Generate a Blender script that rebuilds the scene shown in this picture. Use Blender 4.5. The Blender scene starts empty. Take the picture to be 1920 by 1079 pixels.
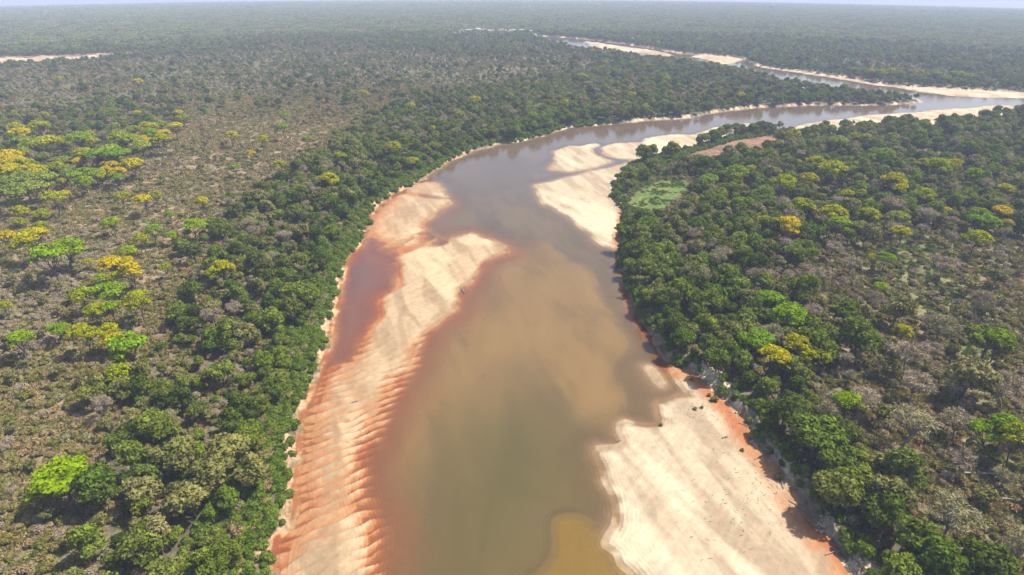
import bpy, math, random
import numpy as np
from mathutils import Matrix, Vector
random.seed(7)
RNG = np.random.default_rng(7)

# ------------------------------------------------------------------ camera, sky, sun, exposure
S = bpy.context.scene
COL = S.collection
CAM_H = 120.0                       # flying height over the river
R_EARTH = 139000.0                  # the ground sheet falls away from the viewer over its last kilometres
FPX = 1150.0                        # focal length in photograph pixels (1920 wide)
PITCH = math.radians(27.4)
ROLL = math.radians(0.13)
cam = bpy.data.cameras.new('camera'); camo = bpy.data.objects.new('camera', cam); COL.objects.link(camo)
cam.sensor_width = 36.0; cam.lens = FPX / 1920 * 36.0
cam.clip_start = 1.0; cam.clip_end = 40000.0
CROT = (Matrix.Rotation(math.radians(90) - PITCH, 4, 'X') @ Matrix.Rotation(ROLL, 4, 'Z'))
camo.matrix_world = Matrix.Translation((0, 0, CAM_H)) @ CROT
S.camera = camo

SUN_ELEV = math.radians(57); SUN_AZ = math.radians(20)      # azimuth counted from +X towards +Y
w = bpy.data.worlds.new('World'); S.world = w; w.use_nodes = True
nt = w.node_tree; nt.nodes.clear()
sky = nt.nodes.new('ShaderNodeTexSky'); sky.sky_type = 'NISHITA'; sky.sun_disc = False
sky.sun_elevation = SUN_ELEV; sky.sun_rotation = math.pi / 2 - SUN_AZ
sky.air_density = 1.0; sky.dust_density = 3.5; sky.ozone_density = 1.0; sky.altitude = 300
bg = nt.nodes.new('ShaderNodeBackground'); bg.inputs['Strength'].default_value = 0.12
wo = nt.nodes.new('ShaderNodeOutputWorld')
nt.links.new(sky.outputs[0], bg.inputs[0]); nt.links.new(bg.outputs[0], wo.inputs[0])
sl = bpy.data.lights.new('sun', 'SUN'); sl.energy = 5.0; sl.angle = math.radians(0.5); sl.color = (1.0, 0.94, 0.84)
so = bpy.data.objects.new('sun', sl); COL.objects.link(so)
sd = Vector((math.cos(SUN_ELEV) * math.cos(SUN_AZ), math.cos(SUN_ELEV) * math.sin(SUN_AZ), math.sin(SUN_ELEV)))
so.rotation_euler = sd.to_track_quat('Z', 'Y').to_euler(); so.location = sd * 400
S.view_settings.view_transform = 'Standard'; S.view_settings.look = 'None'
S.view_settings.exposure = 1.05; S.view_settings.gamma = 1.0; S.view_settings.use_curve_mapping = False
S.cycles.max_bounces = 5; S.cycles.diffuse_bounces = 2; S.cycles.glossy_bounces = 2
S.cycles.transmission_bounces = 2; S.cycles.transparent_max_bounces = 8; S.cycles.volume_bounces = 0
S.cycles.use_denoising = True

# ------------------------------------------------------------------ projection helpers
M3 = np.array(CROT.to_3x3())
def rays(px, py):
    px = np.asarray(px, float); py = np.asarray(py, float)
    d = np.stack([(px - 960) / FPX, (539.5 - py) / FPX, -np.ones_like(px)], -1)
    return d @ M3.T
def ground(px, py, z=0.0):
    """where the ray through a photograph pixel meets the (slightly curved) ground z metres above river level"""
    d = rays(px, py)
    a = (d[..., 0]**2 + d[..., 1]**2) / (2 * R_EARTH); b = d[..., 2]; c = CAM_H - z
    disc = np.maximum(b * b - 4 * a * c, 0)
    t = (-b - np.sqrt(disc)) / (2 * a)
    return np.stack([d[..., 0] * t, d[..., 1] * t], -1)
def drop(x, y): return -(x * x + y * y) / (2 * R_EARTH)
def pix(x, y, z):
    v = np.stack([x, y, z - CAM_H], -1) @ M3
    f = np.maximum(-v[..., 2], 1e-3)
    return 960 + FPX * v[..., 0] / f, 539.5 - FPX * v[..., 1] / f, -v[..., 2]

# ------------------------------------------------------------------ noise
def _h(ix, iy, s):
    n = (ix.astype(np.int64) * 374761393 + iy.astype(np.int64) * 668265263 + s * 982451653) & 0x7fffffff
    n = ((n ^ (n >> 13)) * 1274126177) & 0x7fffffff
    n = ((n ^ (n >> 16)) * 362437) & 0x7fffffff
    return (n & 0xffff) / 65535.0
def vnoise(x, y, s=0):
    ix = np.floor(x); iy = np.floor(y); fx = x - ix; fy = y - iy
    fx = fx * fx * (3 - 2 * fx); fy = fy * fy * (3 - 2 * fy)
    a = _h(ix, iy, s); b = _h(ix + 1, iy, s); c = _h(ix, iy + 1, s); d = _h(ix + 1, iy + 1, s)
    return (a + (b - a) * fx) * (1 - fy) + (c + (d - c) * fx) * fy
def fbm(x, y, s=0, o=4, g=0.5):
    t = 0; a = 1.0; n = 0
    for k in range(o):
        t = t + a * vnoise(x * 2**k + 17.3 * k, y * 2**k - 9.1 * k, s + k); n += a; a *= g
    return t / n
def ss(a, b, x):
    t = np.clip((x - a) / (b - a), 0, 1); return t * t * (3 - 2 * t)
def mix(a, b, t):
    return a + (b - a) * t
def mixc(a, b, t): return np.asarray(a) * (1 - t[:, None]) + np.asarray(b) * t[:, None]

# ------------------------------------------------------------------ outlines traced from the photograph, laid on the ground
def smooth(P, n=3):
    P = np.array(P, float); out = []
    N = len(P)
    for i in range(N):
        p0, p1, p2, p3 = P[i - 1], P[i], P[(i + 1) % N], P[(i + 2) % N]
        for k in range(n):
            t = k / n
            out.append(0.5 * ((2 * p1) + (-p0 + p2) * t + (2 * p0 - 5 * p1 + 4 * p2 - p3) * t * t + (-p0 + 3 * p1 - 3 * p2 + p3) * t**3))
    return np.array(out)
def outline(P, n=3):
    q = smooth(P, n); return ground(q[:, 0], q[:, 1])
def sdist(poly, X, Y, reach=60.0):
    """signed distance to a polygon, positive inside; -reach where far outside"""
    out = np.full(X.shape, -reach)
    x0, y0 = poly.min(0) - reach; x1, y1 = poly.max(0) + reach
    idx = np.nonzero((X > x0) & (X < x1) & (Y > y0) & (Y < y1))[0]
    A = poly; B = np.roll(poly, -1, 0)
    for s in range(0, len(idx), 20000):
        ii = idx[s:s + 20000]; x = X[ii][:, None]; y = Y[ii][:, None]
        dx = B[:, 0] - A[:, 0]; dy = B[:, 1] - A[:, 1]
        t = np.clip(((x - A[:, 0]) * dx + (y - A[:, 1]) * dy) / (dx * dx + dy * dy + 1e-9), 0, 1)
        d = np.sqrt(((x - A[:, 0] - t * dx)**2 + (y - A[:, 1] - t * dy)**2).min(1))
        cr = (A[:, 1] > y) != (B[:, 1] > y)
        xi = dx * (y - A[:, 1]) / (dy + 1e-12) + A[:, 0]
        ins = (np.sum(cr & (x < xi), 1) % 2) == 1
        out[ii] = np.where(ins, d, -d)
    return out

LEFT_EDGE = [(470,1300),(505,1150),(517,1079),(519,1012),(546,990),(556,940),(550,924),(558,880),(562,820),(566,790),(571,760),(583,740),(587,722),(599,690),(612,665),(618,640),(622,610),(631,585),(638,560),(640,535),(644,510),(660,480),(682,459),(690,430),(697,405),(715,385),(733,371),(748,360),(770,349),(800,333),(830,312),(843,303),(873,290),(923,275),(965,267),(1000,260),(1040,248),(1067,240),(1110,236),(1153,232),(1200,228),(1240,225),(1293,222),(1330,213),(1413,203),(1480,200),(1547,197),(1613,198),(1673,197),(1712,194),(1730,190)]
UPPER_PEN = [(1722,187.5),(1700,187),(1663,185.5),(1580,178),(1513,168),(1453,156),(1385,135.5),(1347,129),(1300,122),(1243,116),(1193,110),(1137,101),(1100,96),(1047,86),(1012,76),(985,68)]
FAR_BANK = [(1010,68),(1060,71),(1093,74),(1160,82),(1227,92),(1277,101),(1320,103),(1393,111),(1402,118),(1428,126),(1467,131),(1547,141),(1613,151),(1670,161),(1713,163),(1780,168),(1850,171),(1920,174),(2200,186),(2700,215),(3600,300)]
NEAR_BANK = [(3600,360),(2700,262),(2200,226),(2000,219),(1920,216),(1850,226),(1780,236),(1680,244),(1580,250),(1520,251),(1480,247),(1447,243),(1413,246),(1357,262),(1280,284),(1257,289),(1207,300),(1183,308),(1166,322),(1152,342),(1148,358),(1149,377),(1160,388),(1165,403),(1162,427),(1160,460),(1162,495),(1171,533),(1179,573),(1203,612),(1236,652),(1250,677),(1274,690),(1300,706),(1332,728),(1365,760),(1392,790),(1402,823),(1424,843),(1454,878),(1487,918),(1503,958),(1533,995),(1573,1041),(1600,1079),(1650,1150),(1760,1320)]
RIVER = outline(LEFT_EDGE + UPPER_PEN + FAR_BANK + NEAR_BANK, 2)
STREAM_L = outline([(-900,128),(-300,118),(0,109),(60,107.5),(110,106),(185,103),(230,101),(290,98),(292,102),(240,106),(190,114),(110,120),(0,126),(-300,136),(-900,150)], 2)

BARS = [
 # name, outline, top height, inner slope length, outer slope
 ('A', [(699,405),(722,384),(750,364),(790,369),(833,374),(843,380),(833,392),(820,402),(806,410),(793,422),(800,432),(807,441),(827,447),(830,457),(853,443),(880,438),(923,450),(953,472),(940,479),(915,487),(893,512),(880,530),(867,547),(853,577),(827,599),(800,620),(783,645),(766,687),(742,727),(717,770),(700,800),(687,830),(672,870),(664,913),(680,960),(697,1003),(696,1040),(690,1079),(684,1160),(600,1165),(540,1150),(530,1079),(540,1020),(572,960),(568,900),(580,860),(578,820),(588,780),(600,740),(612,705),(640,690),(668,678),(683,640),(712,600),(712,575),(716,556),(745,540),(748,520),(746,495),(722,482),(702,477),(694,455),(697,430)], 0.55, 7.0, 0.055),
 ('A2', [(762,352),(800,343),(822,346),(838,371),(800,366),(770,362)], 0.18, 5.0, 0.05),
 ('B', [(1002,347),(1028,341),(1057,333),(1095,325),(1133,316),(1160,310),(1186,300),(1190,330),(1160,345),(1156,377),(1170,403),(1167,427),(1162,462),(1155,467),(1138,463),(1123,455),(1110,444),(1097,433),(1078,418),(1057,404),(1036,392),(1017,381),(1010,365)], 0.6, 6.0, 0.07),
 ('C', [(1034,284),(1060,275),(1090,273),(1118,270),(1122,274),(1108,280),(1118,291),(1129,297),(1152,302),(1140,308),(1117,315),(1073,322),(1048,322),(1031,318),(1040,304),(1042,294)], 0.5, 5.0, 0.07),
 ('D', [(1127,277),(1160,269),(1200,267),(1212,260),(1240,255),(1280,252),(1300,252),(1340,240),(1380,234),(1396,238),(1380,246),(1362,250),(1362,262),(1300,285),(1250,296),(1207,301),(1180,300),(1155,297),(1140,293),(1126,284)], 0.6, 6.0, 0.06),
 ('D2', [(1378,235),(1400,231),(1421,232),(1426,236),(1415,239),(1395,238)], 0.15, 4.0, 0.05),
 ('E', [(1468,243),(1473,238),(1497,230),(1563,222),(1630,213),(1713,208),(1760,204),(1813,200),(1850,196),(1885,196),(1908,199),(1925,203),(2050,212),(2200,222),(2200,245),(1850,240),(1680,252),(1560,262),(1480,258)], 0.8, 9.0, 0.05),
 ('F', [(1418,124),(1467,129),(1547,139),(1613,149),(1670,159),(1713,160),(1780,165),(1850,168),(1920,171),(2200,184),(2200,200),(2000,189),(1920,187),(1860,186),(1800,183),(1720,174),(1672,165),(1640,162),(1600,155),(1540,145),(1467,134),(1428,128)], 0.8, 8.0, 0.05),
 ('G', [(1090,77),(1120,79),(1160,85),(1227,94),(1262,101),(1268,107),(1250,108),(1227,104),(1177,99),(1133,95),(1103,87)], 0.6, 10.0, 0.03),
 ('H', [(1288,106),(1320,101),(1350,104),(1398,111),(1400,114),(1372,122),(1345,121),(1318,113)], 0.6, 10.0, 0.03),
 ('I', [(1255,748),(1243,753),(1229,757),(1232,775),(1234,792),(1214,797),(1190,794),(1172,792),(1163,796),(1160,806),(1168,826),(1163,836),(1145,838),(1125,840),(1118,848),(1118,858),(1128,878),(1134,902),(1149,933),(1154,960),(1152,984),(1138,1008),(1134,1023),(1155,1039),(1163,1060),(1190,1085),(1230,1160),(1300,1320),(1760,1320),(1640,1079),(1600,1030),(1540,960),(1520,918),(1485,870),(1440,823),(1415,780),(1385,745),(1330,705),(1280,690),(1258,688),(1262,700),(1275,722),(1290,742),(1272,742)], 0.8, 9.0, 0.09),
  ('S', [(-900,129),(-300,119),(0,110),(60,108.5),(110,107),(185,104),(188,113),(110,119),(0,125),(-300,135),(-900,149)], 0.5, 8.0, 0.3),
 ('J', [(1216,689),(1226,694),(1238,712),(1246,722),(1240,726),(1226,712),(1219,700)], 0.16, 2.0, 0.06),
]
BARP = [(n, outline(p, 3), top, win, so_) for n, p, top, win, so_ in BARS]
OCHRE = outline([(1042,977),(1060,968),(1085,968),(1103,978),(1114,1000),(1124,1025),(1140,1048),(1168,1079),(1215,1160),(1300,1320),(900,1320),(960,1130),(1010,1079),(1035,1050),(1043,1020),(1040,995)], 3)
SHOAL = outline([(940,470),(975,458),(1010,455),(1040,462),(1060,485),(1100,500),(1118,540),(1150,580),(1168,608),(1186,640),(1182,665),(1166,690),(1160,715),(1168,770),(1150,800),(1110,800),(1060,760),(1010,700),(960,700),(930,760),(860,800),(800,900),(760,1000),(720,1079),(690,1079),(690,900),(740,760),(800,650),(870,560),(900,510)], 3)
SHOAL2 = outline([(905,300),(960,290),(1020,310),(1000,345),(960,360),(900,385),(880,350)], 3)
WASH = outline([(685,470),(700,452),(745,448),(790,440),(806,446),(828,456),(800,466),(750,480),(700,492)], 3)
GREEN_HOLE = outline([(900,790),(1000,770),(1060,830),(1075,900),(1030,1000),(980,1079),(860,1100),(830,1000),(850,880)], 3)
DIRT = outline([(1268,318),(1276,304),(1300,292),(1335,283),(1375,270),(1425,262),(1455,257),(1474,263),(1455,272),(1428,288),(1390,299),(1330,305),(1300,314)], 2)
GLADE = outline([(1178,392),(1190,368),(1212,354),(1250,345),(1286,345),(1292,362),(1262,385),(1235,403),(1200,405)], 2)
GLADE_CLEAR = outline([(1172,430),(1178,392),(1190,362),(1212,350),(1250,342),(1296,342),(1304,362),(1290,390),(1262,415),(1215,432)], 2)
PATH1 = outline([(1415,178),(1432,186),(1440,200),(1444,202),(1434,186),(1420,175)], 2)

# vegetation zones (photograph pixels, laid on the ground)
def zone(P): return outline(P, 2)
Z_STRIP = zone([(150,1330),(190,1160),(190,1060),(215,960),(205,900),(225,810),(215,740),(285,700),(345,690),(330,640),(355,590),(395,560),(375,520),(385,480),(430,455),(445,400),(520,345),(600,300),(650,262),(690,235),(730,215),(800,190),(870,178),(960,160),(1060,150),(1130,128),(1100,105),(1150,100),(1330,118),(1470,146),(1600,166),(1740,186),(1610,202),(1480,204),(1293,226),(1153,236),(1000,264),(870,294),(750,366),(690,430),(640,550),(590,720),(560,850),(519,1079),(500,1330)])
Z_RIGHT = zone([(1160,300),(1200,290),(1280,275),(1480,241),(1680,236),(1850,218),(1920,210),(2300,225),(2900,280),(3500,500),(3500,1400),(1700,1400),(1570,1040),(1480,910),(1400,830),(1360,760),(1240,680),(1160,500),(1140,350)])
Z_OPEN_R = zone([(1500,520),(1540,490),(1600,475),(1690,440),(1850,455),(2100,480),(2700,560),(2700,1400),(1850,1400),(1800,1120),(1700,1000),(1620,880),(1560,790),(1590,720),(1530,640),(1520,570),(1400,520)])
Z_GRASS_R = zone([(1660,445),(1720,440),(1760,470),(1780,520),(1830,590),(1850,680),(1790,700),(1740,620),(1690,560),(1640,500)])
Z_LOW_R = zone([(1190,318),(1290,286),(1480,246),(1530,252),(1480,262),(1420,290),(1330,310),(1270,322),(1240,340),(1180,350)])
Z_BROWN_L = zone([(340,235),(430,225),(560,222),(660,232),(640,255),(560,290),(490,345),(440,385),(440,430),(400,480),(330,500),(290,560),(240,640),(200,560),(60,500),(-300,520),(-300,400),(0,385),(120,350),(180,320),(270,300),(290,270)])
Z_GREY_L = zone([(-200,560),(30,520),(110,490),(190,465),(200,490),(150,540),(90,620),(60,680),(-200,700)])
Z_GROVE_L = zone([(-400,225),(0,215),(120,205),(260,195),(350,195),(345,235),(290,262),(290,290),(240,320),(130,350),(60,370),(-400,400)])
Z_DARKLINE = zone([(-200,100),(150,98),(280,98),(330,88),(430,78),(560,66),(640,62),(640,72),(560,80),(450,92),(400,104),(300,108),(180,104),(-200,112)])
Z_SAV_FAR = zone([(-300,130),(300,112),(560,95),(760,95),(880,120),(960,135),(900,165),(780,180),(680,205),(560,215),(420,200),(200,190),(-300,200)])
Z_SAV_PEN = zone([(1290,152),(1400,150),(1500,166),(1560,184),(1420,196),(1300,214),(1230,205)])
Z_YROW = zone([(1480,122),(1600,128),(1700,132),(1850,146),(1830,158),(1700,150),(1560,142),(1490,132)])

def river_d(X, Y):
    """distance inside the river corridor (positive) with a slightly ragged bank"""
    r = np.hypot(X, Y); sc = 1 + r / 500
    d = sdist(RIVER, X, Y, 60)
    d2 = sdist(STREAM_L, X, Y, 60)
    return np.maximum(d, d2) + (fbm(X / 5, Y / 5, 11, 3) - 0.5) * 2.4 * np.minimum(sc, 3)

def terrain(X, Y, full=True):
    r = np.hypot(X, Y)
    d = river_d(X, Y)
    zl = np.where(X > 0, 3.0, 1.8); zl = np.where(r > 330, 1.8, zl)
    und = (fbm(X / 60, Y / 60, 3, 3) - 0.5) * 1.6
    land = zl * ss(0, 3.2, -d) + und * ss(5, 30, -d) + (fbm(X / 2.0, Y / 2.0, 5, 4) - .5) * np.where(X > 0, 2.0, 1.0) * ss(0, 1.5, -d) * ss(9, 4, -d)
    if not full: return land + drop(X, Y), d
    # river bed
    bedn = fbm(X / 35, Y / 60, 21, 4) - .5
    bed = -np.clip(d * 0.10, 0, 1.9) + bedn * 0.5 * ss(2, 12, d)
    s1 = sdist(SHOAL, X, Y, 60); shoal = -0.95 + (fbm(X / 14, Y / 30, 23, 4) - .5) * 0.5
    bed = np.where(d > 1.5, mix(bed, np.maximum(bed, shoal), ss(-7, 9, s1)), bed)
    s3 = sdist(SHOAL2, X, Y, 60); bed = mix(bed, np.maximum(bed, -0.8), ss(-10, 10, s3))
    s4 = sdist(GREEN_HOLE, X, Y, 60); bed = mix(bed, np.minimum(bed, -2.2), ss(-12, 14, s4))
    s2 = sdist(OCHRE, X, Y, 60); bed = mix(bed, -0.42 + (fbm(X / 6, Y / 9, 25, 3) - .5) * .16, ss(-6, 0.4, s2))
    sA = None; inbar = np.full(X.shape, -60.0)
    for n, P, top, win, slo in BARP:
        s = sdist(P, X, Y, 60)
        rr = np.minimum(1 + r / 400, 3)
        s = s + (fbm(X / 4 / rr, Y / 4 / rr, 31, 3) - .5) * 2.2 * rr
        h = np.where(s > 0, top * (1 - np.exp(-np.maximum(s, 0) / win * 1.6)) + 0.02, s * np.where(r > 430, .3, slo * 1.3))
        if n in 'EFGH': h = np.where(s > 0, top * (1 - np.exp(-np.maximum(s - 5, 0) / win * 1.6)) - .02 * (s < 5), s * .3); h = np.where((s > 0) & (s < 5), (s - 5) * .3, h); h = np.where(s <= 0, (s - 5) * .3, h)
        if n == 'A':
            # overlapping tongues of sand left by the current
            yy = Y + 0.0; k = ss(215, 165, r)
            wx = X + 6 * (fbm(X / 14, Y / 14, 41, 3) - .5); wy = Y + 7 * (fbm(X / 13 + 5, Y / 13, 42, 3) - .5)
            ph = (wy - 0.62 * wx) / 3.9; cell = np.floor(ph); saw = ph - cell
            lob = np.where(saw < .84, saw / .84, (1 - saw) / .16)
            tongue = .35 + 1.3 * vnoise((wx + .5 * wy) / 4.2, cell * 5.3 + .5, 9)         # each ridge swells and dies out along its length
            wob = fbm(X / 1.6, Y / 1.6, 43, 3) - .5
            patch = fbm(X / 9, Y / 9, 44, 3)
            capx, capy = ground(np.array([600.]), np.array([1055.]))[0]
            cap = np.exp(-((X - capx)**2 / 60 + (Y - capy)**2 / 26))
            h = h + np.where(s > -6, 1, 0) * k * ss(-6, 2, s) * (lob * tongue * 0.52 - .24 + (patch - .5) * 0.42 + wob * .16 + cap * .5)
            k2 = (1 - k) * ss(-3, 2, s)
            ph = (Y * .5 - X + 14 * fbm(X / 20, Y / 20, 45, 2)) / 9; saw = ph - np.floor(ph)
            h = h + k2 * (saw - .5) * .13 + k2 * (fbm(X / 10, Y / 10, 46, 3) - .5) * .35
            ws = ss(-5, 3, sdist(WASH, X, Y, 60) + 5 * (fbm(X / 6, Y / 6, 51, 3) - .5)); h = h - ws * .42
            sA = s
        elif n == 'I':
            ph = (X + Y * .55 + 9 * fbm(X / 18, Y / 18, 47, 2)) / 7.0; saw = ph - np.floor(ph)
            h = h + ss(1, 4, s) * ((saw - .5) * .06 + (fbm(X / 12, Y / 12, 48, 3) - .5) * .35)
            lobe = fbm(X / 3.0, Y / 3.0, 49, 2); h = h + ss(-1, 1, s) * ss(9, 2, s) * (lobe - .5) * .35
        else:
            h = h + ss(-1, 4, s) * (fbm(X / 14, Y / 14, 50, 3) - .5) * .35
        bed = np.maximum(bed, h); inbar = np.maximum(inbar, s)
    z = np.where(d > 0, bed, land)
    kk = ss(-0.6, 0.6, d); z = mix(land, np.where(d > 0, bed, np.maximum(bed, -.1)), kk)
    return z + drop(X, Y), d, bed, inbar, sA, s2, s1, s4

# ------------------------------------------------------------------ materials
def newmat(name):
    m = bpy.data.materials.new(name); m.use_nodes = True; m.node_tree.nodes.clear(); return m, m.node_tree
def N(t, kind, **kw):
    n = t.nodes.new(kind)
    for k, v in kw.items(): setattr(n, k, v)
    return n
def ramp(t, cols, src):
    r = N(t, 'ShaderNodeValToRGB'); e = r.color_ramp.elements
    while len(e) < len(cols): e.new(0.5)
    for i, (p, c) in enumerate(cols): e[i].position = p; e[i].color = (*c, 1)
    t.links.new(src, r.inputs[0]); return r.outputs[0]
def leafmat(name, cols, trans=0.25, fine=0.5):
    """foliage: hue differs from plant to plant (object random) and from spray to spray (noise)"""
    m, t = newmat(name); L = t.links.new
    oi = N(t, 'ShaderNodeObjectInfo')
    k = len(cols); base = ramp(t, [((i + .5) / k, c) for i, c in enumerate(cols)], oi.outputs['Random'])
    tc = N(t, 'ShaderNodeTexCoord'); no = N(t, 'ShaderNodeTexNoise'); no.inputs['Scale'].default_value = 0.9; no.inputs['Detail'].default_value = 3
    L(tc.outputs['Object'], no.inputs['Vector'])
    mr = N(t, 'ShaderNodeMapRange'); mr.inputs[1].default_value = .3; mr.inputs[2].default_value = .7; mr.inputs[3].default_value = 1 - fine; mr.inputs[4].default_value = 1 + fine
    L(no.outputs['Fac'], mr.inputs[0])
    h = N(t, 'ShaderNodeHueSaturation'); h.inputs['Saturation'].default_value = 1.14; L(base, h.inputs['Color']); L(mr.outputs[0], h.inputs['Value'])
    d = N(t, 'ShaderNodeBsdfDiffuse'); L(h.outputs[0], d.inputs[0])
    tr = N(t, 'ShaderNodeBsdfTranslucent'); L(h.outputs[0], tr.inputs[0])
    mx = N(t, 'ShaderNodeMixShader'); mx.inputs[0].default_value = trans; L(d.outputs[0], mx.inputs[1]); L(tr.outputs[0], mx.inputs[2])
    o = N(t, 'ShaderNodeOutputMaterial'); L(mx.outputs[0], o.inputs[0]); return m
def plain(name, c, rough=.9, var=.3, scale=2.0):
    m, t = newmat(name); L = t.links.new
    tc = N(t, 'ShaderNodeTexCoord'); no = N(t, 'ShaderNodeTexNoise'); no.inputs['Scale'].default_value = scale; L(tc.outputs['Object'], no.inputs['Vector'])
    col = ramp(t, [(.3, tuple(v * (1 - var) for v in c)), (.7, tuple(min(v * (1 + var), 1) for v in c))], no.outputs['Fac'])
    p = N(t, 'ShaderNodeBsdfPrincipled'); p.inputs['Roughness'].default_value = rough; L(col, p.inputs['Base Color'])
    o = N(t, 'ShaderNodeOutputMaterial'); L(p.outputs[0], o.inputs[0]); return m

MAT = dict(
 evergreen=leafmat('evergreen_leaves', [(0.057, 0.078, 0.018), (0.098, 0.124, 0.026), (0.132, 0.155, 0.033), (0.071, 0.113, 0.022), (0.167, 0.172, 0.05), (0.115, 0.161, 0.029), (0.081, 0.092, 0.029), (0.144, 0.178, 0.039)], .3),
 olive=leafmat('olive_leaves', [(0.156, 0.15, 0.058), (0.132, 0.134, 0.048), (0.186, 0.17, 0.078), (0.162, 0.158, 0.058)], .25),
 thicket=leafmat('thicket_leaves', [(0.112, 0.157, 0.031), (0.14, 0.179, 0.043), (0.092, 0.139, 0.028), (0.123, 0.162, 0.045)], .35),
 golden=leafmat('golden_blossom', [(.40,.315,.024),(.35,.315,.028),(.44,.315,.022),(.31,.295,.03)], .3, .3),
 yellowgreen=leafmat('yellow_green_leaves', [(0.252, 0.257, 0.032), (0.21, 0.242, 0.032), (0.294, 0.273, 0.032)], .3, .35),
 lime=leafmat('bright_green_leaves', [(0.168, 0.235, 0.025), (0.224, 0.291, 0.031), (0.146, 0.224, 0.034)], .3, .35),
 palegreen=leafmat('pale_green_leaves', [(.19,.225,.055),(.16,.20,.045),(.21,.235,.055)], .3, .35),
 twigs=leafmat('grey_twigs', [(0.238, 0.196, 0.14), (0.28, 0.231, 0.168), (0.21, 0.175, 0.119), (0.217, 0.203, 0.112)], .1, .3),
 brownshrub=leafmat('dry_leaves', [(0.273, 0.194, 0.115), (0.234, 0.181, 0.103), (0.247, 0.206, 0.115), (0.195, 0.169, 0.086)], .15, .35),
 scrub=leafmat('scrub_leaves', [(0.166, 0.152, 0.055), (0.205, 0.177, 0.074), (0.237, 0.193, 0.098), (0.147, 0.149, 0.048)], .25, .35),
 grass=leafmat('dry_grass', [(0.299, 0.222, 0.121), (0.247, 0.198, 0.099), (0.208, 0.186, 0.083), (0.169, 0.174, 0.061)], .2, .25),
 freshgrass=leafmat('green_grass', [(.095,.145,.030),(.12,.155,.04),(.085,.13,.03)], .25, .25),
 bark=plain('bark', (.095,.075,.060)), palebark=plain('pale_bark', (.20,.17,.145)),
)

# land, sand and bed: true surface colours per vertex, finer grain from noise
def groundmat():
    m, t = newmat('soil_and_sand'); L = t.links.new
    at = N(t, 'ShaderNodeAttribute', attribute_name='albedo')
    dr = N(t, 'ShaderNodeAttribute', attribute_name='grain')
    g = N(t, 'ShaderNodeNewGeometry')
    n1 = N(t, 'ShaderNodeTexNoise'); n1.inputs['Scale'].default_value = .45; n1.inputs['Detail'].default_value = 8; n1.inputs['Roughness'].default_value = .7
    L(g.outputs['Position'], n1.inputs['Vector'])
    mr = N(t, 'ShaderNodeMapRange'); mr.inputs[1].default_value = .3; mr.inputs[2].default_value = .7; mr.inputs[3].default_value = -1; mr.inputs[4].default_value = 1
    L(n1.outputs['Fac'], mr.inputs[0])
    ml = N(t, 'ShaderNodeMath', operation='MULTIPLY_ADD'); L(mr.outputs[0], ml.inputs[0]); L(dr.outputs['Fac'], ml.inputs[1]); ml.inputs[2].default_value = 1.0
    h = N(t, 'ShaderNodeHueSaturation'); L(at.outputs['Color'], h.inputs['Color']); L(ml.outputs[0], h.inputs['Value'])
    b = N(t, 'ShaderNodeBump'); b.inputs['Distance'].default_value = .25; b.inputs['Strength'].default_value = .5
    n2 = N(t, 'ShaderNodeTexNoise'); n2.inputs['Scale'].default_value = 1.3; n2.inputs['Detail'].default_value = 6; L(g.outputs['Position'], n2.inputs['Vector'])
    L(n2.outputs['Fac'], b.inputs['Height'])
    p = N(t, 'ShaderNodeBsdfPrincipled'); p.inputs['Roughness'].default_value = .95; p.inputs['Specular IOR Level'].default_value = .15
    L(h.outputs[0], p.inputs['Base Color']); L(b.outputs[0], p.inputs['Normal'])
    o = N(t, 'ShaderNodeOutputMaterial'); L(p.outputs[0], o.inputs[0]); return m
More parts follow.
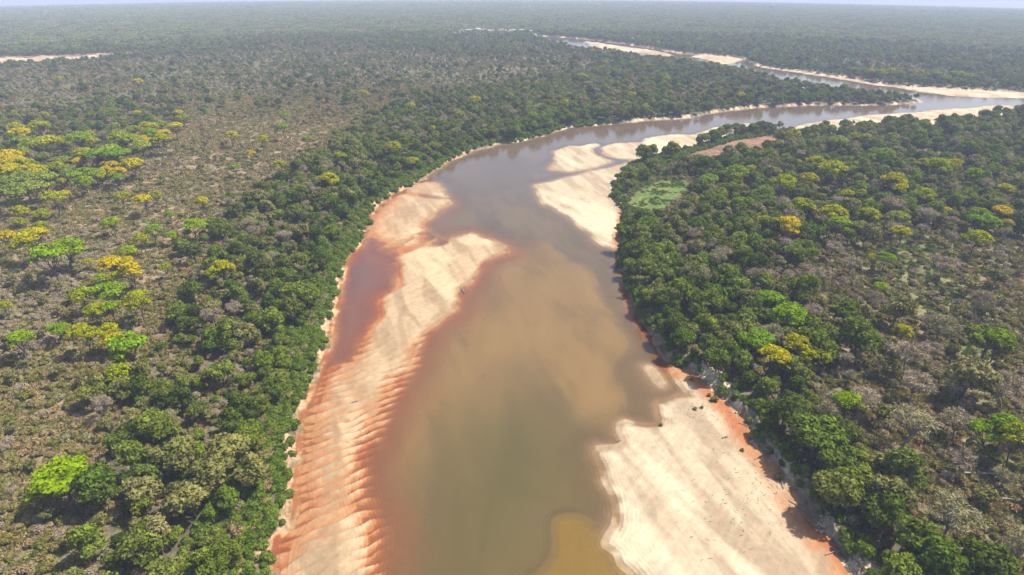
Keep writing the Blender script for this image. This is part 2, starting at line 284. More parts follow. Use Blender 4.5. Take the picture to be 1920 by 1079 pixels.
def watermat():
    m, t = newmat('murky_river_water'); L = t.links.new
    dp = N(t, 'ShaderNodeAttribute', attribute_name='depth')
    mk = N(t, 'ShaderNodeAttribute', attribute_name='silt')
    # what light is left after going down through silty water and back
    e = N(t, 'ShaderNodeMath', operation='MULTIPLY'); L(dp.outputs['Fac'], e.inputs[0]); e.inputs[1].default_value = -2.1
    ex = N(t, 'ShaderNodeMath', operation='EXPONENT'); L(e.outputs[0], ex.inputs[0])
    inv = N(t, 'ShaderNodeMath', operation='SUBTRACT'); inv.inputs[0].default_value = 1; L(ex.outputs[0], inv.inputs[1])
    g = N(t, 'ShaderNodeNewGeometry')
    n1 = N(t, 'ShaderNodeTexNoise'); n1.inputs['Scale'].default_value = .03; n1.inputs['Detail'].default_value = 6; n1.inputs['Distortion'].default_value = 1.2
    m0 = N(t, 'ShaderNodeMapping'); m0.inputs['Scale'].default_value = (2.2, .7, 1); m0.inputs['Rotation'].default_value = (0, 0, .12); L(g.outputs['Position'], m0.inputs[0]); L(m0.outputs[0], n1.inputs['Vector']); n1.inputs['Roughness'].default_value = .62
    mr = N(t, 'ShaderNodeMapRange'); mr.inputs[1].default_value = .3; mr.inputs[2].default_value = .7; mr.inputs[3].default_value = .92; mr.inputs[4].default_value = 1.08
    L(n1.outputs['Fac'], mr.inputs[0])
    h = N(t, 'ShaderNodeHueSaturation'); L(mk.outputs['Color'], h.inputs['Color']); L(mr.outputs[0], h.inputs['Value'])
    df = N(t, 'ShaderNodeBsdfDiffuse'); L(h.outputs[0], df.inputs[0])
    tr = N(t, 'ShaderNodeBsdfTransparent'); tr.inputs[0].default_value = (.93, .88, .80, 1)
    mx = N(t, 'ShaderNodeMixShader'); L(inv.outputs[0], mx.inputs[0]); L(tr.outputs[0], mx.inputs[1]); L(df.outputs[0], mx.inputs[2])
    gl = N(t, 'ShaderNodeBsdfGlossy'); gl.inputs['Roughness'].default_value = .07
    b = N(t, 'ShaderNodeBump'); b.inputs['Strength'].default_value = .6; b.inputs['Distance'].default_value = .06
    n2 = N(t, 'ShaderNodeTexNoise'); n2.inputs['Scale'].default_value = .9; n2.inputs['Detail'].default_value = 3
    mp = N(t, 'ShaderNodeMapping'); mp.inputs['Scale'].default_value = (.6, 1.4, 1); mp.inputs['Rotation'].default_value = (0, 0, .4)
    L(g.outputs['Position'], mp.inputs[0]); L(mp.outputs[0], n2.inputs['Vector']); L(n2.outputs['Fac'], b.inputs['Height'])
    L(b.outputs[0], gl.inputs['Normal'])
    fr = N(t, 'ShaderNodeFresnel'); fr.inputs['IOR'].default_value = 1.33; L(b.outputs[0], fr.inputs['Normal'])
    m2 = N(t, 'ShaderNodeMixShader'); L(fr.outputs[0], m2.inputs[0]); L(mx.outputs[0], m2.inputs[1]); L(gl.outputs[0], m2.inputs[2])
    o = N(t, 'ShaderNodeOutputMaterial'); L(m2.outputs[0], o.inputs[0]); return m

# ------------------------------------------------------------------ mesh helpers
def mesh_np(name, V, F, mats=(), mi=None, smooth_=False):
    me = bpy.data.meshes.new(name)
    V = np.asarray(V, np.float32); F = np.asarray(F, np.int32); k = F.shape[1]
    me.vertices.add(len(V)); me.vertices.foreach_set('co', V.ravel())
    me.loops.add(F.size); me.loops.foreach_set('vertex_index', F.ravel())
    me.polygons.add(len(F)); me.polygons.foreach_set('loop_start', np.arange(0, F.size, k, dtype=np.int32))
    for m in mats: me.materials.append(m)
    if mi is not None: me.polygons.foreach_set('material_index', np.asarray(mi, np.int32))
    if smooth_: me.polygons.foreach_set('use_smooth', np.ones(len(F), bool))
    me.update(calc_edges=True); me.validate(); return me
def link(name, me, **props):
    o = bpy.data.objects.new(name, me); COL.objects.link(o)
    for k, v in props.items(): o[k] = v
    return o

# ------------------------------------------------------------------ the ground sheet
def fan():
    ang = np.concatenate([np.linspace(-180, -60, 9)[:-1], np.linspace(-60, -43, 26)[:-1], np.linspace(-43, 43, 720), np.linspace(43, 60, 26)[1:], np.linspace(60, 180, 9)[1:-1]])
    ang = np.radians(ang)
    # rows follow the depression angle, so cells grow with distance
    yy = np.linspace(1175, 6, 660)
    rr = ground(np.full_like(yy, 960.), yy)[:, 1]
    rr = np.concatenate([[.5, 20, 40, 60, 72], rr[rr > 80], [6000, 6500, 7100]])
    rr = np.unique(np.round(rr, 3))
    A, Rr = np.meshgrid(ang, rr)
    return (Rr * np.sin(A)).ravel(), (Rr * np.cos(A)).ravel(), len(rr), len(ang)
X, Y, NR, NA = fan()
Z, D, BED, INB, SA, S_OC, S_SH, S_GR = terrain(X, Y)
r = np.hypot(X, Y)
i = np.arange(NR - 1)[:, None] * NA; j = np.arange(NA)[None, :]; j2 = (j + 1) % NA
F = np.stack([i + j, i + NA + j, i + NA + j2, i + j2], -1).reshape(-1, 4)[:, ::-1]

def albedo():
    n = fbm(X / 25, Y / 25, 61, 4); n2 = fbm(X / 6, Y / 6, 62, 3); n3 = fbm(X / 120, Y / 120, 63, 4)
    # land: dry soil and grass, leaf litter under the woods
    c = mixc((.140, .105, .062), (.100, .098, .045), ss(.35, .65, n))
    c = mixc(c, (.17, .125, .08), ss(.5, .75, n2) * .6)
    zb = ss(-12, 8, sdist(Z_BROWN_L, X, Y)); c = mixc(c, mixc((.175, .122, .085), (.125, .105, .062), ss(.40, .62, fbm(X / 18, Y / 18, 70, 4))), zb * .85)
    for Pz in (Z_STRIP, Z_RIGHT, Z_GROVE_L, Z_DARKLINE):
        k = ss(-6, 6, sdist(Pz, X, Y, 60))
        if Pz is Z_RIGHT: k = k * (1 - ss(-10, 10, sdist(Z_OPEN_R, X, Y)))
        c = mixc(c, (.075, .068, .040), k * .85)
    c = mixc(c, mixc((.080, .088, .030), (.115, .110, .045), ss(.4, .65, n2)), ss(-6, 6, sdist(Z_GRASS_R, X, Y)) * .85)
    sf = ss(-20, 30, sdist(Z_SAV_FAR, X, Y)); c = mixc(c, mixc((.105, .115, .045), (.12, .095, .065), ss(.4, .65, n3)), sf * .8)
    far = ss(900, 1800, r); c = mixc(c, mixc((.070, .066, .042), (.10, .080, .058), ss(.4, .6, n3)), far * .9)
    c = mixc(c, mixc((.060, .100, .018), (.095, .108, .028), ss(.38, .62, fbm(X / 5, Y / 5, 74, 4))), ss(-2, 2, sdist(GLADE, X, Y) + 9 * (fbm(X / 9, Y / 9, 75, 3) - .5)))
    c = mixc(c, mixc((.19, .105, .062), (.11, .065, .038), ss(.4, .6, fbm(X / 8, Y / 5, 64, 3))), ss(-4, 2, sdist(DIRT, X, Y)))
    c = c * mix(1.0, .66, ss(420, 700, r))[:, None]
    # exposed bank: pale, crumbly
    nearR = (X > 0) & (r < 212); slip = sum(np.exp(-((X - q[0])**2 + (Y - q[1])**2) / (2 * w_**2)) for q, w_ in zip(ground(np.array([1490., 1345., 1370., 1610.]), np.array([888., 705., 752., 1062.]), 1.5), (5.0, 7.0, 4.0, 6.0)))
    bank = ss(-5.0, -2.5, D) * ss(.35, .6, fbm(X / 7, Y / 7, 65, 3) + .14 * nearR) * np.where((X > 0) & (r >= 212) & (r < 330), .15, 1); c = mixc(c, mixc((.20, .155, .105), np.where((X < 0)[:, None], np.array([.30, .195, .115]), np.array([.42, .335, .225])), ss(.3, .8, slip + (1 - nearR))), bank)
    # sand: cream when dry, tan when damp, rust where iron has stained it
    zr = Z - drop(X, Y)
    fl = fbm((X + Y * .3) / 4, (Y - X * .3) / 26, 66, 4)
    fl2 = fbm((X + .5 * Y) / 9, (Y - .5 * X) / 50, 67, 3)
    dry = mixc((.40, .315, .225), (.30, .222, .155), ss(.4, .66, fl))
    dry = mixc(dry, (.46, .38, .275), ss(.5, .68, fl2))
    damp = mixc((.24, .165, .105), (.28, .20, .13), n)
    damp = mixc(damp, (.17, .125, .08), ss(.3, 1.5, -zr) )
    sand = mixc(damp, dry, ss(.03, .30, zr))
    # rust zones: the left shore and its shallow pool, the landward rim of the right bar
    left = ss(-75, -40, -(X + 0.0)) if False else ss(16, -6, X - (-.10 * Y - 18)) * ss(420, 330, r)
    rust = left * ss(mix(.42, .26, ss(170, 230, r)), .02, zr) * ss(-1.6, -.5, zr)
    rust = np.maximum(rust, left * ss(24, 5, D) * .75 * ss(.8, .2, zr))
    rust = np.maximum(rust, ss(-16, -2, SA) * ss(.12, -.08, zr) * mix(.85, .35, ss(230, 330, r)))
    rimR = ss(np.where(r < 215, 8, 3), np.where(r < 215, 2.5, .5), D) * (X > 20) * (r < 330); rimR = rimR * ss(.25, .5, fbm(X / 12, Y / 12, 68, 3) + .15)
    rust = np.clip(np.maximum(rust, rimR), 0, 1)
    farsand = ss(500, 900, r); rust = np.maximum(rust, farsand * ss(.4, .6, fbm(X / 60, Y / 60, 69, 2)) * .3)
    rc = mixc((.31, .105, .038), (.36, .170, .078), ss(.35, .65, fl)); rc = mixc(rc, (.19, .062, .038), ss(.05, -.4, zr) * .7)
    sand = mixc(sand, rc, rust * .92)
    sand = mixc(sand, (.27, .18, .04), ss(-.4, .4, S_OC))
    lin = fbm((X * .8 - Y * .6) / .9, (X * .6 + Y * .8) / 7, 71, 3) - .5; lin2 = fbm(X / 1.3, Y / 1.3, 72, 4) - .5
    sand = sand * (1 + (lin * .28 + lin2 * .22) * ss(-.2, .1, zr))[:, None] * np.array([.74, .75, .70]) * (1 - ss(-4, 1, SA)[:, None] * np.array([.10, .17, .26]))
    c = mixc(c, sand, ss(-.8, .4, D))
    g = np.where(D > 0, .12, .6)
    return np.clip(c, 0, 1), g
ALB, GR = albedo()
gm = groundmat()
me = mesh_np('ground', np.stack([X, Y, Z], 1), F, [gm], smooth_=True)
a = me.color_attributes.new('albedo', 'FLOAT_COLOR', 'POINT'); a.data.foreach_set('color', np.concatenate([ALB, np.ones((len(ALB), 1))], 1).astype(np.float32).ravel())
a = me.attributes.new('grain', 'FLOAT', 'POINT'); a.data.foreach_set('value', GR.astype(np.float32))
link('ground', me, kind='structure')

# ------------------------------------------------------------------ the river
zr = Z - drop(X, Y)
wet = (D > -2.5) & (r < 5500)
wet_f = wet[F].any(1) & ((zr[F] < .08).any(1))
Fw = F[wet_f]; used = np.unique(Fw); remap = np.full(len(X), -1); remap[used] = np.arange(len(used)); Fw = remap[Fw]
xw, yw = X[used], Y[used]
depth = np.clip(-(BED[used]), 0, 4)
rw = np.hypot(xw, yw); wn = np.clip((fbm(xw / 13 + yw / 40, yw / 38, 91, 5, .6) - .5) * .9 + .5, 0, 1)
silt = mixc((.085, .066, .046), (.115, .084, .052), ss(.35, .65, wn))                    # main channel
sw = mix(16, 2.5, ss(4, 20, xw)); inS = ss(-1, 1, (S_SH[used] + 6 * (fbm(xw / 12, yw / 12, 92, 3) - .5)) / sw)
silt = mixc(silt, mixc((.150, .098, .044), (.180, .118, .052), ss(.35, .6, wn)), inS)      # over the shoal
low = ss(250, 160, rw) * (1 - inS); silt = mixc(silt, (.120, .082, .036), low * .8)
silt = mixc(silt, (.068, .062, .024), ss(-26, 26, S_GR[used]) * .92)
silt = mixc(silt, (.105, .082, .070), ss(290, 420, rw) * .8)
leftp = ss(4, -14, xw - (-.10 * yw - 20)) * ss(400, 300, rw)
silt = mixc(silt, (.130, .068, .066), leftp * .85)
sa = SA[used]; silt = mixc(silt, (.19, .076, .042), ss(-17, 0, sa + 8 * (wn - .5)) * mix(.75, .3, ss(230, 330, rw)))
silt = mixc(silt, (.19, .125, .026), ss(-.4, .4, S_OC[used]) * .8)
silt = silt * np.array([.80, .75, .62])
wme = mesh_np('river_water', np.stack([xw, yw, drop(xw, yw)], 1), Fw, [watermat()], smooth_=True)
a = wme.attributes.new('depth', 'FLOAT', 'POINT'); a.data.foreach_set('value', depth.astype(np.float32))
a = wme.color_attributes.new('silt', 'FLOAT_COLOR', 'POINT'); a.data.foreach_set('color', np.concatenate([silt, np.ones((len(silt), 1))], 1).astype(np.float32).ravel())
link('river_water', wme, kind='structure')

# ------------------------------------------------------------------ plant shapes
def sprays(P, Nn, size, rng, flat=0.5, aspect=1.5):
    """leaf sprays: small quads at points P, roughly facing Nn"""
    n = len(P)
    nn = Nn + rng.normal(0, flat, (n, 3)); nn /= np.linalg.norm(nn, axis=1)[:, None] + 1e-9
    t = np.cross(nn, rng.normal(0, 1, (n, 3))); t /= np.linalg.norm(t, axis=1)[:, None] + 1e-9
    b = np.cross(nn, t); s = size * rng.uniform(.6, 1.4, (n, 1))
    t = t * s * aspect * .5; b = b * s * .5
    bend = nn * s * .18
    V = np.stack([P - t, P - b - bend, P + t, P + b - bend], 1).reshape(-1, 3)
    F = np.arange(4 * n).reshape(-1, 4); return V, F
def lobes_crown(rng, R, H, zc, nl, per, size, rl=(.28, .45), dome=False, flatten=.8, low=-0.4):
    Vs = []; Ns = []; centres = []
    for k in range(nl):
        a = rng.uniform(0, 2 * math.pi); q = math.sqrt(rng.uniform(0, 1))
        rr = R * rng.uniform(*rl)
        x = (R - rr * .8) * q * math.cos(a); y = (R - rr * .8) * q * math.sin(a)
        e = math.sqrt(max(0, 1 - q * q))
        z = zc + H * .5 * (e * (1.0 if dome else rng.uniform(low, 1.0))) - (0 if dome else 0)
        centres.append((x, y, z, rr))
        m = int(per * (rr / (R * .36))**2)
        v = rng.normal(0, 1, (m, 3)); v /= np.linalg.norm(v, axis=1)[:, None]
        v[:, 2] = np.abs(v[:, 2]) * np.where(rng.uniform(0, 1, m) < .82, 1, -1)
        lump = 1 + .18 * np.sin(v[:, 0] * 7 + k) * np.cos(v[:, 1] * 6 - k)
        Vs.append(np.array([x, y, z]) + v * np.array([rr, rr, rr * flatten]) * (rng.uniform(.82, 1.05, (m, 1)) * lump[:, None])); Ns.append(v)
    V, F = sprays(np.concatenate(Vs), np.concatenate(Ns), size, rng, .55)
    return V, F, centres
def tube(p0, p1, r0, r1, n=5, bend=None):
    p0 = np.array(p0, float); p1 = np.array(p1, float); d = p1 - p0; L_ = np.linalg.norm(d); d /= L_ + 1e-9
    u = np.cross(d, [0.3, .9, .1]); u /= np.linalg.norm(u); v = np.cross(d, u)
    pts = [p0, (p0 + p1) / 2 + (bend if bend is not None else 0), p1]; rad = [r0, (r0 + r1) / 2, r1]; V = []
    for p, q in zip(pts, rad):
        for k in range(n):
            a = 2 * math.pi * k / n; V.append(p + q * (math.cos(a) * u + math.sin(a) * v))
    F = [(s * n + k, s * n + (k + 1) % n, (s + 1) * n + (k + 1) % n, (s + 1) * n + k) for s in range(2) for k in range(n)]
    return np.array(V), np.array(F)
def join(parts):
    V = []; F = []; o = 0
    for v, f in parts: V.append(v); F.append(f + o); o += len(v)
    return np.concatenate(V), np.concatenate(F)
def trunk_for(rng, centres, zc, r0, lean=.5, nb=6):
    fork = np.array([rng.normal(0, lean * .4), rng.normal(0, lean * .4), zc * rng.uniform(.45, .62)])
    parts = [tube((0, 0, -.8), fork, r0, r0 * .72, 7, rng.normal(0, .12, 3))]
    cs = list(centres); rng.shuffle(cs)
    for c in cs[:nb]:
        q = np.array(c[:3]); q[2] -= c[3] * .3
        parts.append(tube(fork, q, r0 * .5, r0 * .12, 5, rng.normal(0, .3, 3)))
    return join(parts)

PROTO = {}
def proto(kind, fn, n):
    PROTO[kind] = []
    for k in range(n):
        rng = np.random.default_rng(100 * (len(PROTO) + 1) + k)
        (cv, cf, cm), (tv, tf, tm), h, rad = fn(rng, k)
        cme = mesh_np(kind + '_crown', cv, cf, [MAT[cm]]); tme = mesh_np(kind + '_trunk', tv, tf, [MAT[tm]], smooth_=True)
        V, F_ = join([(cv, cf), (tv, tf)])
        jme = mesh_np(kind + '_whole', V, F_, [MAT[cm], MAT[tm]], np.concatenate([np.zeros(len(cf)), np.ones(len(tf))]))
        PROTO[kind].append(dict(crown=cme, trunk=tme, whole=jme, h=h, rad=rad))

def evergreen(rng, k, mat='evergreen'):
    R = rng.uniform(3.0, 4.2); zc = rng.uniform(4.2, 5.6); H = rng.uniform(4.0, 6.0)
    v, f, c = lobes_crown(rng, R, H, zc, int(rng.integers(13, 20)), 120, .46, (.26, .48), flatten=.85)
    t = trunk_for(rng, c, zc, .26); return (v, f, mat), (*t, 'bark'), zc + H * .5 + 1, R
def umbrella(rng, k, mat):
    R = rng.uniform(3.6, 4.6); zc = rng.uniform(6.4, 7.6); H = rng.uniform(4.2, 6.0)
    v, f, c = lobes_crown(rng, R, H, zc, int(rng.integers(22, 30)), 110, .42, (.22, .36), dome=True, flatten=.7)
    t = trunk_for(rng, c, zc, .22, 1.0, 9); return (v, f, mat), (*t, 'bark'), zc + H * .5 + .8, R
def bare(rng, k, mat='twigs'):
    R = rng.uniform(3.0, 4.0); zc = rng.uniform(5.0, 6.2); H = rng.uniform(4, 5)
    c = []
    P = []; Nn = []
    for q in range(20):
        a = rng.uniform(0, 6.283); w_ = math.sqrt(rng.uniform(0, 1)); e = math.sqrt(1 - w_ * w_)
        cen = np.array([R * .75 * w_ * math.cos(a), R * .75 * w_ * math.sin(a), zc + H * .5 * e * rng.uniform(-.1, 1)]); c.append((*cen, 1.0))
        m = 80; v = rng.normal(0, 1, (m, 3)); v /= np.linalg.norm(v, axis=1)[:, None]; v[:, 2] = np.abs(v[:, 2])
        P.append(cen + v * rng.uniform(.3, 1.25, (m, 1))); Nn.append(v)
    v, f = sprays(np.concatenate(P), np.concatenate(Nn), .105, rng, 1.5, 7.0)
    t = trunk_for(rng, c, zc, .22, 1.2, 16); return (v, f, mat), (*t, 'palebark'), zc + H * .5, R
def scrubtree(rng, k, mat='olive'):
    R = rng.uniform(2.0, 3.0); zc = rng.uniform(3.0, 4.4); H = rng.uniform(2.4, 3.6)
    v, f, c = lobes_crown(rng, R, H, zc, int(rng.integers(9, 14)), 80, .36, (.25, .45), flatten=.8)
    t = trunk_for(rng, c, zc, .14, 1.0); return (v, f, mat), (*t, 'bark'), zc + H * .5, R
def bush(rng, k, mat, R0=1.4, size=.3, nl=6, per=60):
    R = R0 * rng.uniform(.8, 1.25); H = R * 1.1
    v, f, c = lobes_crown(rng, R, H, R * .35, nl, per, size, (.4, .65), flatten=.8, low=0)
    t = tube((0, 0, -.3), (0, 0, R * .5), .06, .04); return (v, f, mat), (*t, 'bark'), R, R
def tuft(rng, k, mat):
    parts = []
    P = rng.normal(0, .75, (70, 3)) * [1, 1, 0] + [0, 0, .3]
    up = rng.normal(0, 1, (70, 3)) * [1, 1, .2]
    v, f = sprays(P, up, .3, rng, .4, 2.4); t = tube((0, 0, -.2), (0, 0, .3), .03, .02); return (v, f, mat), (*t, 'bark'), .6, 1
proto('evergreen', evergreen, 8)
proto('darkolive', lambda g, k: evergreen(g, k, 'olive'), 4)
proto('golden', lambda g, k: umbrella(g, k, 'golden'), 4)
proto('yellowgreen', lambda g, k: umbrella(g, k, 'yellowgreen'), 5)
proto('lime', lambda g, k: umbrella(g, k, 'lime'), 4)
proto('palegreen', lambda g, k: umbrella(g, k, 'palegreen'), 4)
proto('bare', bare, 6)
proto('scrubtree', scrubtree, 5)
proto('thicket', lambda g, k: bush(g, k, 'thicket', 2.3, .42, 9, 60), 5)
proto('scrub', lambda g, k: bush(g, k, 'scrub'), 5)
proto('brownshrub', lambda g, k: bush(g, k, 'brownshrub', 1.5, .3), 4)
proto('greyshrub', lambda g, k: bush(g, k, 'twigs', 2.0, .22, 7, 80), 3)
proto('grass', lambda g, k: tuft(g, k, 'grass'), 4)
proto('freshgrass', lambda g, k: tuft(g, k, 'freshgrass'), 3)

# far groves: thirty metres of wood in one patch, seen only a pixel or two per tree
def grove(kind_mix, seed, hgt=6, nt_=52, side=34):
    rng = np.random.default_rng(seed); P = []; Nn = []; MI = []
    for k in range(nt_):
        c = np.array([rng.uniform(-side / 2, side / 2), rng.uniform(-side / 2, side / 2), hgt * rng.uniform(.3, .6)]); R = rng.uniform(1.7, 3.0)
        m = 24; v = rng.normal(0, 1, (m, 3)); v /= np.linalg.norm(v, axis=1)[:, None]; v[:, 2] = np.abs(v[:, 2])
        P.append(c + v * [R, R, R * .75]); Nn.append(v); MI.append(np.full(m, rng.choice(len(kind_mix), p=[w_ for _, w_ in kind_mix])))
    v, f = sprays(np.concatenate(P), np.concatenate(Nn), 1.35, rng, .4, 1.1)
    return mesh_np('grove', v, f, [MAT[m] for m, _ in kind_mix], np.concatenate(MI))
GROVES = [grove([('evergreen', .18), ('olive', .08), ('twigs', .40), ('brownshrub', .34)], 900 + k) for k in range(3)] + \
         [grove([('evergreen', .75), ('twigs', .25)], 910 + k) for k in range(2)] + \
         [grove([('olive', .2), ('brownshrub', .35), ('twigs', .3), ('scrub', .15)], 920 + k, 4.5, 26) for k in range(3)] + \
         [grove([('yellowgreen', .35), ('palegreen', .25), ('olive', .4)], 930, 8)]

# ------------------------------------------------------------------ scattering as one object (points + instances)
def scatter(name, kind_meshes, pts, rz, sc, idx, label, tilt=None):
    n = len(pts)
    if n == 0: return None
    lib = bpy.data.collections.new(name + '_shapes')            # shapes only, never linked to the scene
    for k, m in enumerate(kind_meshes):
        o = bpy.data.objects.new('shape_%03d' % k, m); lib.objects.link(o)
    me = bpy.data.meshes.new(name); me.vertices.add(n); me.vertices.foreach_set('co', np.asarray(pts, np.float32).ravel())
    rot = np.zeros((n, 3), np.float32); rot[:, 2] = rz; rot[:, :2] = RNG.normal(0, .05, (n, 2))
    at = me.attributes.new('rot', 'FLOAT_VECTOR', 'POINT'); at.data.foreach_set('vector', rot.ravel())
    at = me.attributes.new('scl', 'FLOAT', 'POINT'); at.data.foreach_set('value', np.asarray(sc, np.float32))
    at = me.attributes.new('pick', 'INT', 'POINT'); at.data.foreach_set('value', np.asarray(idx, np.int32))
    o = link(name, me, kind='stuff', label=label)
    g = bpy.data.node_groups.new(name, 'GeometryNodeTree')
    g.interface.new_socket('Geometry', in_out='INPUT', socket_type='NodeSocketGeometry')
    g.interface.new_socket('Geometry', in_out='OUTPUT', socket_type='NodeSocketGeometry')
    gi = g.nodes.new('NodeGroupInput'); go = g.nodes.new('NodeGroupOutput')
    ip = g.nodes.new('GeometryNodeInstanceOnPoints'); ci = g.nodes.new('GeometryNodeCollectionInfo')
    ci.inputs['Collection'].default_value = lib; ci.inputs['Separate Children'].default_value = True; ci.inputs['Reset Children'].default_value = True
    def na(nm, ty):
        q = g.nodes.new('GeometryNodeInputNamedAttribute'); q.data_type = ty; q.inputs['Name'].default_value = nm
        return [s for s in q.outputs if s.enabled and s.name == 'Attribute'][0]
    g.links.new(gi.outputs[0], ip.inputs['Points']); g.links.new(ci.outputs[0], ip.inputs['Instance'])
    ip.inputs['Pick Instance'].default_value = True
    g.links.new(na('pick', 'INT'), ip.inputs['Instance Index']); g.links.new(na('rot', 'FLOAT_VECTOR'), ip.inputs['Rotation'])
    g.links.new(na('scl', 'FLOAT'), ip.inputs['Scale']); g.links.new(ip.outputs[0], go.inputs[0])
    md = o.modifiers.new('scatter', 'NODES'); md.node_group = g
    return o

# ------------------------------------------------------------------ individual trees
NAMES = dict(evergreen='evergreen_tree', darkolive='evergreen_tree', golden='golden_blossom_tree', yellowgreen='yellow_green_tree',
             lime='bright_green_tree', palegreen='pale_green_tree', bare='bare_tree', scrubtree='scrub_tree')
def plant_tree(kind, x, y, z, s, k=None, rz=None, sz=None):
    P = PROTO[kind]; p = P[random.randrange(len(P)) if k is None else k % len(P)]
    root = bpy.data.objects.new(NAMES[kind], None); COL.objects.link(root)
    root.location = (x, y, z); root.rotation_euler = (random.gauss(0, .04), random.gauss(0, .04), random.uniform(0, 6.28) if rz is None else rz)
    root.scale = (s, s, s * (sz or 1)); root.empty_display_size = .5
    for part in ('crown', 'trunk'):
        c = bpy.data.objects.new(part, p[part]); COL.objects.link(c); c.parent = root
    root['category'] = 'tree'
    return root
def hz(x, y):
    z, d = terrain(np.atleast_1d(np.asarray(x, float)), np.atleast_1d(np.asarray(y, float)), False); return z, d

